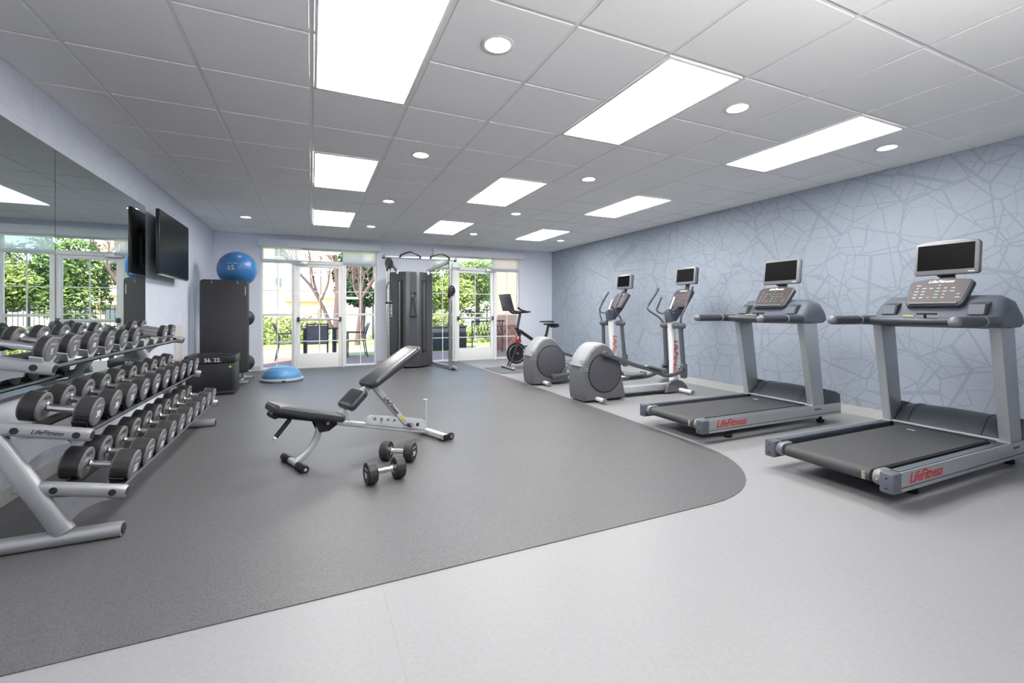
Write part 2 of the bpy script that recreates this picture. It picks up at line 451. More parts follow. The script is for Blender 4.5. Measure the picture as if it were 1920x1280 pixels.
def wall(name, boxes, m):
    b = MB()
    for (x0, x1, y0, y1, z0, z1) in boxes: b.box(((x0+x1)/2, (y0+y1)/2, (z0+z1)/2), (x1-x0, y1-y0, z1-z0))
    return struct(b.build(name, m, smooth=0))
ZT = ZC+.35
wall('wall_left', [(XL-.2, XL, YB, YF+.2, 0, ZT)], 'wallL')
wall('wall_right', [(XR, XR+.2, YB, YF+.2, 0, ZT)], 'wallR')
wall('wall_back', [(XL-.2, XR+.2, YB-.2, YB, 0, ZT)], 'paint')
O1 = (-.87, 1.215); O2 = (2.36, 4.455); ZO = 2.33
wall('wall_far', [(XL-.2, O1[0], YF, YF+.16, 0, ZT), (O1[1], O2[0], YF, YF+.16, 0, ZT), (O2[1], XR+.2, YF, YF+.16, 0, ZT),
                  (O1[0], O1[1], YF, YF+.16, ZO, ZT), (O2[0], O2[1], YF, YF+.16, ZO, ZT)], 'paint')
wall('roof', [(XL-.5, XR+.5, YB-.5, YF+.45, ZT, ZT+.15)], 'fascia')  # unseen slab added above the ceiling to keep the sun out
wall('baseboard_right', [(XR-.012, XR, YB, YF, 0, .095)], 'base')
wall('baseboard_left', [(XL, XL+.012, YB, YF, 0, .095)], 'base')
wall('baseboard_far', [(XL+.012, O1[0], YF-.012, YF, 0, .095), (O1[1], O2[0], YF-.012, YF, 0, .095), (O2[1], XR-.012, YF-.012, YF, 0, .095)], 'base')

# ceiling: tiles in a T-bar grid
T = .6096; X0 = -.0012; Y0 = 3.1043
lights = [(i, j) for i in (0, 3, 6) for j in (-6, -2, 2, 6) if j > -6 or i == 0]  # the single panel behind the viewer is an unseen light, added to brighten
occ = {(i, j+k) for i, j in lights for k in (0, 1)}
b = MB(); g = .016
for i in range(-3, 9):
    for j in range(-11, 11):
        x0 = max(X0+i*T, XL); x1 = min(X0+(i+1)*T, XR); y0 = max(Y0+j*T, YB); y1 = min(Y0+(j+1)*T, YF)
        if x1-x0 < .05 or y1-y0 < .05 or (i, j) in occ: continue
        b.box(((x0+x1)/2, (y0+y1)/2, ZC+.012), (x1-x0-g*1.6, y1-y0-g*1.6, .02), 0)
for i in range(-2, 9):
    x = X0+i*T
    if XL < x < XR: b.box((x, (YB+YF)/2, ZC+.012), (.024, YF-YB, .012), 1)
for j in range(-11, 11):
    y = Y0+j*T
    if YB < y < YF: b.box(((XL+XR)/2, y, ZC+.014), (XR-XL, .024, .012), 1)
b.box(((XL+XR)/2, (YB+YF)/2, ZC+.06), (XR-XL, YF-YB, .03), 1)
for x, sx in ((XL+.012, 1), (XR-.012, 1)): b.box((x, (YB+YF)/2, ZC+.008), (.024, YF-YB, .004), 1)
b.box(((XL+XR)/2, YF-.012, ZC+.008), (XR-XL, .024, .004), 1)
struct(b.build('ceiling', ['ceil', 'tbar'], smooth=0))

# light panels
def light_panel():
    t = thing('ceiling_light', '', 'ceiling light', (0, 0, ZC), 0, 'recessed light panels in the tile ceiling')
    w, l = T-.03, 2*T-.03
    f = MB()
    for sx in (-1, 1): f.box((sx*(w/2-.008), 0, .006), (.016, l, .022), 0, bev=.002)
    for sy in (-1, 1): f.box((0, sy*(l/2-.008), .006), (w-.032, .016, .022), 0, bev=.002)
    f.build('frame', 'white', t)
    d = MB(); d.box((0, 0, .006), (w-.034, l-.034, .004)); d.build('diffuser', 'panel', t, smooth=0)
    return t
cname = {0: 'row over the bench', 3: 'middle row', 6: 'row nearest the patterned wall'}
rname = {-6: 'added unseen behind the viewer', -2: 'nearest the viewer', 2: 'midway to the doors', 6: 'closest to the doors'}
P0 = light_panel(); first = True
for i, j in lights:
    loc = (X0+(i+.5)*T, Y0+(j+1)*T, ZC); lb = 'bright rectangular ceiling panel %s, %s' % (rname[j], cname[i])
    if first: P0.location = loc; P0['label'] = lb; first = False
    else: dup(P0, loc, label=lb)
def downlight():
    t = thing('recessed_downlight', '', 'ceiling light', (0, 0, ZC), 0, 'round recessed downlights')
    f = MB(); f.lathe([(.062, .002), (.085, -.001), (.09, -.003), (.086, -.006), (.07, -.006), (.06, .004), (.058, .03), (.05, .03), (.056, .003)], 36)
    f.build('trim_ring', 'white', t)
    d = MB(); d.sphere((0, 0, .006), .056, sz=.28, n=24); d.build('lens', 'lens', t)
    return t
D0 = downlight(); first = True
dn = {1.5: 'left', 4.5: 'middle', 7.55: 'right-hand', -1.5: 'mirror-side'}
dr = {-1.5: 'nearest the viewer', 1.5: 'second from the viewer', 4.55: 'third from the viewer', 7.6: 'closest to the far doors', -5.5: 'added unseen behind the viewer'}
for (i, j) in [(1.5, -1.5), (4.5, -1.5), (7.55, -1.5), (1.5, 1.5), (4.5, 1.5), (7.55, 1.5), (1.5, 4.55), (4.5, 4.55), (7.55, 4.55), (1.5, 7.6), (4.5, 7.6), (7.55, 7.6), (-1.5, 7.6)]:
    if (i, j) in ((7.55, 1.5), (7.55, 4.55)): continue
    loc = (X0+i*T, Y0+j*T, ZC-.0); lb = 'round white downlight in the ceiling, %s line, %s' % (dn[i], dr[j])
    if first: D0.location = loc; D0['label'] = lb; first = False
    else: dup(D0, loc, label=lb)

# ------------------------------------------------------------------ doors and windows in the far wall
YG = YF+.07
def rect_frame(b, x0, x1, z0, z1, w, d=.06, y=YG, mi=0):
    b.box(((x0+w/2), y, (z0+z1)/2), (w, d, z1-z0), mi, bev=.004); b.box(((x1-w/2), y, (z0+z1)/2), (w, d, z1-z0), mi, bev=.004)
    b.box(((x0+x1)/2, y, z0+w/2), (x1-x0-2*w+.002, d, w), mi, bev=.004); b.box(((x0+x1)/2, y, z1-w/2), (x1-x0-2*w+.002, d, w), mi, bev=.004)
def window(name, x0, x1, z0, z1, mids=(), vm=True, hm=(), fw=.035):
    r = sroot(name)
    b = MB(); rect_frame(b, x0, x1, z0, z1, fw)
    for z in mids: b.box(((x0+x1)/2, YG, z), (x1-x0-2*fw, .055, .05), 0, bev=.004)
    if vm: b.box(((x0+x1)/2, YG-.012, (z0+z1)/2), (.016, .012, z1-z0-2*fw))
    for z in hm: b.box(((x0+x1)/2, YG-.011, z), (x1-x0-2*fw, .012, .016))
    b.build('window_frame', 'wood_white', r)
    p = MB(); p.box(((x0+x1)/2, YG+.004, (z0+z1)/2), (x1-x0-2*fw+.01, .006, z1-z0-2*fw+.01)); p.build('window_pane', 'glass', r, smooth=0)
    return r
def door(name, x0, x1, hinge):
    r = sroot(name)
    b = MB(); fw = .045   # jamb
    b.box((x0+fw/2, YG, 1.03), (fw, .1, 2.06), 0, bev=.004); b.box((x1-fw/2, YG, 1.03), (fw, .1, 2.06), 0, bev=.004)
    b.box(((x0+x1)/2, YG, 2.045), (x1-x0-2*fw, .1, .045), 0, bev=.004)
    b.build('door_frame', 'wood_white', r)
    a0, a1 = x0+fw+.004, x1-fw-.004
    g0, g1 = x0+.115, x1-.115
    lf = MB()
    lf.box(((a0+g0)/2, YG, 1.015), (g0-a0, .045, 2.01), 0, bev=.003); lf.box(((a1+g1)/2, YG, 1.015), (a1-g1, .045, 2.01), 0, bev=.003)
    lf.box(((g0+g1)/2, YG, .15), (g1-g0, .045, .28), 0, bev=.003); lf.box(((g0+g1)/2, YG, 1.99), (g1-g0, .045, .06), 0, bev=.003)
    lf.box(((g0+g1)/2, YG-.015, 1.12), (.018, .012, 1.66)); 
    for z in (1.5, 1.06, .53): lf.box(((g0+g1)/2, YG-.014, z), (g1-g0, .012, .018))
    leaf = lf.build('door_leaf', 'wood_white', r)
    p = MB(); p.box(((g0+g1)/2, YG+.004, 1.12), (g1-g0+.01, .006, 1.68)); p.build('door_pane', 'glass', r, smooth=0)
    pb = MB(); yb = YG-.075
    pb.bar((a0+.06, yb, .955), (a1-.06, yb, .955), .032, .055, 0, up=(0, 0, 1))
    for x in (a0+.035, a1-.035): pb.box((x, YG-.055, .955), (.045, .07, .085), 1, bev=.01)
    pb.build('push_bar', ['silver_light', 'slate_d'], r)
    cl = MB(); xc = x0+.13 if hinge > 0 else x1-.13
    cl.box((xc, YG-.06, 2.035), (.24, .06, .065), 0, bev=.006); cl.bar((xc+hinge*.09, YG-.075, 2.07), (xc+hinge*.34, YG-.05, 2.085), .02, .012)
    cl.build('door_closer', 'silver_light', r)
    return r
# opening one
window('window_1', -.87, -.32, .012, 2.06, (1.045,), True, (1.5, .53))
door('door_1', -.32, .60, 1)
window('window_2', .60, 1.215, .012, 2.06, (1.045,), True, (1.5, .53))
window('window_3', -.87, 1.215, 2.06, ZO, (), False)
# opening two
window('window_4', 2.36, 2.885, .012, 2.06, (1.045,), True, (1.5, .53))
door('door_2', 2.885, 3.865, -1)
window('window_5', 3.865, 4.455, .012, 2.06, (1.045,), True, (1.5, .53))
window('window_6', 2.36, 4.455, 2.06, ZO, (), False)
for nm, x0, x1 in (('over the bench-side doors', -.90, 1.27), ('over the doors behind the exercise bike', 2.37, 4.545)):
    v = MB(); v.box(((x0+x1)/2, YF-.06, 2.385), (x1-x0, .115, .135), 0, bev=.004)
    tag(v.build('valance', 'paintB'), 'pale blue boxed blind valance %s' % nm, 'valance', 'blind valances')
for nm, x0, x1 in (('left of the first door, half-transparent', -.86, -.2), ('right of the first door, half-transparent', .56, 1.2), ('right of the second door, beside the bike', 3.74, 4.44), ('behind the cable machine top', 2.38, 2.99)):
    v = MB(); v.box(((x0+x1)/2, YF-.03, 2.182), (x1-x0, .002, .272)); v.cyl((x0, YF-.03, 2.045), (x1, YF-.03, 2.045), .009, 10)
    tag(v.build('roller_shade', 'shade'), 'white mesh roller shade pulled partly down, %s' % nm, 'roller shade', 'roller shades')
# ------------------------------------------------------------------ mirrors on the left wall
for k, (y0, y1, lb) in enumerate([(4.002, 5.79, 'tall wall mirror panel beside the television, above the weight rack'), (2.205, 3.998, 'large wall mirror panel above the near end of the weight rack')]):
    r = thing('wall_mirror', lb, 'mirror', (XL, (y0+y1)/2, .605), 0, 'mirror panels on the left wall')
    b = MB(); b.box((.006, 0, .806), (.008, y1-y0-.004, 1.60), 0); b.build('mirror_glass', 'mirror', r, smooth=0)
    c = MB(); c.box((.007, 0, -.002), (.014, y1-y0, .022), 0, bev=.002); c.build('mirror_channel', 'satin', r)
# ------------------------------------------------------------------ television
tv = thing('wall_television', 'black flat television on a bracket on the left wall', 'television', (XL, 6.34, 1.85))
b = MB(); b.box((.125, 0, 0), (.035, 1.20, .685), 0, bev=.006); b.box((.10, 0, -.05), (.03, .8, .4), 0, bev=.01); b.build('tv_body', 'black', tv)
b = MB(); b.box((.1435, 0, .004), (.002, 1.18, .66), 0); b.build('tv_screen', 'screen', tv, smooth=0)
b = MB(); b.box((.01, 0, 0), (.02, .35, .3), 0); b.bar((.01, 0, 0), (.1, 0, 0), .08, .1); b.build('wall_bracket', 'blackm', tv)
b = MB(); b.box((.128, 0, -.348), (.03, 1.1, .012), 0, bev=.002); b.build('lower_trim', 'satin', tv)
b = MB(); b.box((XL+.006, 7.06, .52), (.012, .32, .82), 0, bev=.003); tag(b.build('wall_panel', 'beige'), 'narrow pale beige panel low on the left wall behind the rack end', 'wall panel')

# ------------------------------------------------------------------ dumbbell rack
YR0, YR1 = 2.765, 5.05
TA = math.radians(11.5)
rack = thing('dumbbell_rack', 'long silver three-tier dumbbell rack with slanted end frames along the mirror wall', 'dumbbell rack', (-1.2, (YR0+YR1)/2, 0))
RO = Vector((1.2, -(YR0+YR1)/2, 0))
def W(x, y, z): return Vector((x, y, z))+RO
TIERS = [(-1.108, .835, 'top'), (-.972, .510, 'middle'), (-.838, .218, 'bottom')]
for k, y in enumerate((YR0, YR1)):
    s = -1 if k == 0 else 1
    b = MB()  # foot
    pr_ = rrect(.075, .068, .03, 4)
    b.tube([W(-1.60, y, .036), W(-.875, y, .036), W(-.853, y, .036)], [1, 1, .97], mi=0, prof=pr_, up=(0, 0, 1))
    b.box(tuple(W(-1.2, y, .003)), (.7, .03, .006), 1)
    b.cyl(W(-.853, y, .036), W(-.848, y, .036), .026, 16, 1)
    b.build('foot', ['rack', 'black'], rack)
    b = MB()
    b.bar(W(-1.073, y, .062), W(-1.545, y, .98), .085, .068, 0, up=(0, 1, 0), r=.42)
    b.build('upright', 'rack', rack)
    for (xt, zt, nm) in TIERS:
        b = MB(); x0 = {'top': -1.575, 'middle': -1.42, 'bottom': -1.24}[nm]
        z0 = zt+(xt-x0)*math.tan(TA)
        b.tube([W(x0, y-.0, z0), W(xt-.012, y, zt+.0025), W(xt, y, zt)], [1, 1, .9], prof=rrect(.05, .062, .022, 4), up=(0, 0, 1))
        d = Vector((xt-x0, 0, zt-z0)).normalized()
        for q in ((.03, .25) if nm != 'top' else (.045, .30)):
            p = W(xt, y, zt) - d*(q+.02)
            b.cyl(p+Vector((0, -.0262, 0)), p+Vector((0, -.0285, 0)), .0155, 18, 1)
        b.cyl(W(xt-.001, y, zt), W(xt+.003, y, zt-.001), .02, 16, 1)
        # gusset web under the arm
        xu = -1.065-(zt-.05)/.93*.48
        g = [(xu-.01, zt-.03), (xu+.07, zt-.19)]+[(xu+.085+.17*(1-math.cos(q*PI/16)), zt-.175+.145*math.sin(q*PI/16)) for q in range(0, 9)]+[(xt-.1, zt+.0), (xu-.01, zt+.02)]
        b.prism([(p[0]+1.2, p[1]) for p in g], .012, 0, frame((0, y+RO.y, 0), (1, 0, 0), (0, 0, 1)))
        if nm == 'middle' and k == 0:
            p = W(xt, y, zt)-d*.155
            b.text('LifeFitness', .028, frame(p+Vector((0, -.026, .002)), (d.x, 0, d.z), (-d.z, 0, d.x)), 1)
        b.build('tier_arm', ['rack', 'black'], rack)
for (xt, zt, nm) in TIERS:
    for q, (dx, dz) in enumerate(((-.055, .0), (-.245, .035))):
        b = MB()
        b.box(tuple(W(xt+dx-.004, (YR0+YR1)/2, zt+dz+.005)), (.045, YR1-YR0-.04, .006), 0, rot=(0, TA, 0))
        b.box(tuple(W(xt+dx+(.02 if q == 0 else -.025), (YR0+YR1)/2, zt+dz+.012-(.006 if q == 0 else -.002))), (.003, YR1-YR0-.04, .016), 1, rot=(0, TA, 0))
        b.box(tuple(W(xt+dx-.004, (YR0+YR1)/2, zt+dz-.004)), (.03, YR1-YR0-.04, .012), 0, rot=(0, TA, 0))
        b.build('rail', ['blackm', 'satin'], rack)

KG = {'5': '2.3', '10': '4.5', '15': '6.8', '20': '9.1', '25': '11.3', '30': '13.6', '35': '15.9', '40': '18.1', '45': '20.4', '50': '22.7', '55': '24.9', '60': '27.2', '65': '29.5', '70': '31.8', '75': '34'}
def dumbbell(nm, R, th, L, num, hr=.0172, face='urethane_face'):
    # axis along local x, number face towards +x
    t = thing(nm, '', 'dumbbell')
    for s in (-1, 1):
        b = MB(); n = 12; rings = []
        o = s*(L/2); i_ = s*(L/2-th)
        for (x, r) in ((i_, R*.93), (i_+s*.004, R*.985), (i_+s*.008, R), (o-s*.008, R), (o-s*.004, R*.985), (o, R*.93)):
            ring = []
            for k in range(36):
                a = 2*PI*k/36+PI/12
                # softly faceted rim: flats at every 30 degrees
                f = (a % (PI/6))-PI/12
                rr = r*min(1.0, math.cos(PI/12)/math.cos(f))
                ring.append(Vector((x, rr*math.cos(a), rr*math.sin(a))))
            rings.append(ring)
        b.loft(rings[:3], 1, False)
        b.loft(rings[2:4], 0, False); b.loft(rings[3:], 1, False)  # chamfers take the face grey, painting in an edge highlight
        for idx, mi in ((0, 1), (-1, 1)): b.add(rings[idx], [tuple(range(36))], mi)
        b.cyl((o, 0, 0), (o+s*.0012, 0, 0), R*.80, 30, 1)
        xo = o+s*.002
        b.text(num, R*.62, frame((xo, 0, -R*.16), (0, s, 0), (0, 0, 1)), 2)
        b.text('LifeFitness', R*.22, frame((xo, 0, R*.44), (0, s, 0), (0, 0, 1)), 3)
        b.text(KG[num]+' KG', R*.24, frame((i_-s*.0006, 0, R*.60), (0, -s, 0), (0, 0, 1)), 4)
        b.build('head', ['rubber_blk', face, 'ltr_w', 'silver_light', 'ltr_k'], t, smooth=14)
    b = MB(); g = L/2-th
    b.lathe([(hr*1.0, -g), (hr*1.75, -g), (hr*1.75, -g+.008), (hr*1.15, -g+.014), (hr*.98, -g*.55), (hr*1.12, 0), (hr*.98, g*.55), (hr*1.15, g-.014), (hr*1.75, g-.008), (hr*1.75, g), (hr, g)], 20, 0, Matrix.Rotation(PI/2, 4, 'Y'))
    b.build('handle', 'chrome', t)
    return t
ordn = ['first', 'second', 'third', 'fourth', 'fifth', 'sixth', 'seventh', 'eighth', 'ninth', 'tenth']
SPEC = {'top': (.0625, .045, .262, [5, 5, 10, 10, 15, 15, None, None, 25, 25], 2.80, .2245, -1.132, .925),
        'middle': (.074, .076, .282, [30, 30, 35, 35, 40, 40, 45, 45, 50, 50], 2.893, .2335, -.992, .598),
        'bottom': (.083, .088, .29, [55, 55, 60, 60, 65, 65, 70, 70, 75, 75], 2.965, .230, -.862, .284)}
ends = {0: ', nearest end', 9: ', far end'}
protos = {}
for nm, (R, th, L, nums, y0, dy, xf, zf) in SPEC.items():
    for i, n in enumerate(nums):
        if n is None: continue
        sc = 1.0 - (.0 if nm != 'middle' else 0)
        key = (nm, n)
        loc = (xf-L/2*math.cos(TA), y0+dy*i, zf+L/2*math.sin(TA))
        lb = 'black dumbbell marked %d, %s on the %s rack tier%s' % (n, ordn[i], nm, ends.get(i, ''))
        if key not in protos:
            t = protos[key] = dumbbell('dumbbell', R, th, L, str(n)); t.location = loc; t['label'] = lb
        else: t = dup(protos[key], loc, label=lb)
        t.rotation_euler = (0, TA, 0); t['group'] = 'dumbbells on the %s tier' % nm
# saddles (cradles)
for (xt, zt, nm) in TIERS:
    R, th, L, nums, y0, dy, xf, zf = SPEC[nm]
    for i in range(10):
        for q, hd in enumerate((.5, )):
            b = MB()
            cx = xf-th*.55; cz = zf+th*.55*math.tan(TA)
            ring = []
            rr = R+.003
            inner = [(rr*math.cos(a), rr*math.sin(a)) for a in [math.radians(d) for d in range(210, 331, 8)]]
            outer = [(-.042, -rr-.010+.0), (.042, -rr-.010)]
            pts = inner + [((rr+.006)*math.cos(math.radians(329)), (rr+.006)*math.sin(math.radians(329))), (.030, -rr-.011), (-.030, -rr-.011), ((rr+.006)*math.cos(math.radians(211)), (rr+.006)*math.sin(math.radians(211)))]
            yy = y0+dy*i
            b.prism(pts, .05 if nm == 'top' else .06, 0, Matrix.Translation(W(cx, yy, cz)) @ Matrix.Rotation(TA, 4, 'Y') @ frame((0, 0, 0), (0, 1, 0), (0, 0, 1)))
            b.build('saddle', 'silver_light' if nm == 'top' else 'black', rack)

# floor dumbbells
def floor_db(x, y, a, lb):
    t = dumbbell('dumbbell', .071, .06, .245, '20', .0172, 'black'); t.location = (x, y, .0745); t.rotation_euler = (0, 0, a); t['label'] = lb; t['group'] = 'loose dumbbells on the floor'
floor_db(.435, 2.955, math.radians(12)+PI, 'black steel-handled dumbbell on the floor, the one of the loose pair farther from the bench')
floor_db(.585, 3.315, math.radians(-33), 'black steel-handled dumbbell on the floor between its loose twin and the bench')

# ------------------------------------------------------------------ adjustable bench
bt = math.atan2(.37, .93)
bench = thing('weight_bench', 'adjustable black padded weight bench with silver frame set at an incline in mid floor', 'weight bench', (-.115, 3.5, 0), bt)
FX = frame((0, 0, 0), (1, 0, 0), (0, 0, 1))      # prism in xz plane (normal -y)
b = MB()
b.tube(smoothpts([(.01, 0, .03), (.06, 0, .062), (.12, 0, .115), (.16, 0, .175), (.178, 0, .25), (.18, 0, .30)], 4), 1, prof=rrect(.045, .038, .014, 3), up=(0, 1, 0))
b.build('front_leg', 'silver_light', bench)
b = MB()
b.cyl((0, -.20, .028), (0, .20, .028), .022, 20, 0)
for s in (-1, 1):
    b.cyl((0, s*.075, .028), (0, s*.205, .028), .028, 20, 1, bev=.006); b.cyl((0, s*.205, .028), (0, s*.209, .028), .010, 12, 0)
b.build('front_foot', ['silver_light', 'black'], bench)
b = MB()
b.bar((.22, 0, .288), (.50, 0, .208), .045, .04, up=(0, 1, 0)); b.bar((.49, 0, .212), (1.13, 0, .035), .045, .036, up=(0, 1, 0))
b.build('main_beam', 'silver_light', bench)
b = MB()
for s in (-1, 1):
    b.prism([(.12, .33), (.30, .28), (.30, .25), (.24, .215), (.17, .215), (.15, .26)], .008, 0, frame((0, s*.03, 0), (1, 0, 0), (0, 0, 1)))
b.bar((-.12, 0, .405), (.31, 0, .285), .07, .028, up=(0, 1, 0)); b.cyl((-.14, -.05, .395), (-.14, .05, .395), .025, 16)
b.cyl((.225, -.045, .275), (.225, .045, .275), .012, 12, 1)
b.build('seat_bracket', ['black', 'satin'], bench)
b = MB()
b.tube([(-.045, -.05, .355), (-.145, -.065, .25)], .0155, 14, 0); b.sphere((-.148, -.066, .247), .016, 1, 12)
b.build('grab_handle', ['blackm', 'white'], bench)
def pad(L, Wd, T, r, taper=1.):
    # local: x length, y width, z thickness; soft edges
    b = MB(); rings = []
    for ins, z in ((.012, 0), (.003, .006), (0, .014), (0, T-.02), (.003, T-.011), (.010, T-.004), (.022, T), ):
        ring = []
        for x, y in rrect(L-2*ins, Wd-2*ins, max(.01, r-ins), 6):
            ring.append(Vector((x, y*(1+(taper-1)*(x/L+.5)), z)))
        rings.append(ring)
    # crowned top
    top = [Vector((v.x*.6, v.y*.6, T+.003)) for v in rings[-1]]; rings.append(top)
    b.loft(rings)
    return b
def place_pad(name, p0, p1, Wd, T, r, taper=1.):
    p0 = Vector((p0[0], 0, p0[1])); p1 = Vector((p1[0], 0, p1[1])); d = (p1-p0)
    b = pad(d.length, Wd, T, r, taper)
    X = frame((p0+p1)/2, d, (0, 1, 0)); n = X.to_3x3() @ Vector((0, 0, 1)); X.translation = (p0+p1)/2 - n*T
    b.v = [X @ v for v in b.v]
    return b.build(name, 'vinyl', bench, smooth=50)
place_pad('seat_pad', (-.155, .478), (.345, .325), .25, .055, .05, 1.05)
place_pad('lumbar_pad', (.352, .380), (.490, .505), .235, .055, .035)
place_pad('back_pad', (.525, .535), (1.005, .815), .27, .055, .07, .93)
b = MB()
b.bar((.62, 0, .50), (.915, 0, .145), .045, .052, up=(0, 1, 0), r=.2)
d = Vector((.295, 0, -.355)).normalized()
b.text('LifeFitness', .048, frame((.765, -.0268, .325), (d.x, 0, d.z), (-d.z, 0, d.x)), 1)
p = Vector((.862, -.0268, .208)); b.cyl(p, p+Vector((0, -.001, 0)), .020, 18, 2)
b.bar((.36, 0, .345), (.40, 0, .25), .04, .03, 0, up=(0, 1, 0)); b.bar((.48, 0, .455), (.62, 0, .515), .05, .02, 0, up=(0, 1, 0)); b.bar((.60, 0, .54), (.92, 0, .73), .06, .022, 3, up=(0, 1, 0))
b.bar((.33, 0, .262), (.345, 0, .34), .05, .04, 0, up=(0, 1, 0))
b.build('back_strut', ['silver_light', 'ltr_k', 'yellow', 'black'], bench)
b = MB()
for s in (-1, 1):
    b.prism([(.53, .200), (.56, .252), (.60, .266), (.90, .200), (1.11, .140), (1.115, .05), (1.0, .07)], .006, 0, frame((0, s*.015, 0), (1, 0, 0), (0, 0, 1)), bev=.001)
for q in range(4):
    b.cyl((.62+q*.06, -.0195, .236-q*.014), (.62+q*.06, -.017, .236-q*.014), .013, 14, 1)
b.cyl((.93, -.075, .135), (.93, -.035, .135), .018, 16, 2); b.cyl((.93, -.085, .135), (.93, -.075, .135), .014, 12, 3)
b.cyl((1.03, -.0195, .115), (1.03, -.017, .115), .016, 14, 2)
b.build('ladder_plate', ['silver_light', 'satin', 'black', 'chrome'], bench)
b = MB(); b.cyl((1.125, 0, .045), (1.125, 0, .315), .014, 16); b.cyl((1.125, 0, .312), (1.125, 0, .322), .020, 18)
b.build('lift_post', 'silver_light', bench)
b = MB(); b.bar((1.13, -.29, .038), (1.13, .29, .038), .05, .045, up=(0, 0, 1), r=.15)
b.box((1.104, -.17, .042), (.002, .16, .026), 1); b.box((1.1035, -.17, .046), (.002, .10, .006), 2)
for s in (-1, 1): b.box((1.13, s*.255, .009), (.06, .07, .018), 3, bev=.004); b.box((1.13, s*.292, .038), (.05, .012, .045), 3, bev=.004)
b.build('rear_foot', ['silver_light', 'white', 'orange', 'black'], bench)
for s in (-1, 1):
    b = MB(); b.cyl((1.185, s*.30, .036), (1.185, s*.272, .036), .032, 24, 0, bev=.005); b.cyl((1.185, s*.302, .036), (1.185, s*.27, .036), .017, 18, 1); b.bar((1.14, s*.286, .036), (1.185, s*.286, .036), .012, .02, 1)
    b.build('wheel', ['black', 'satin'], bench)

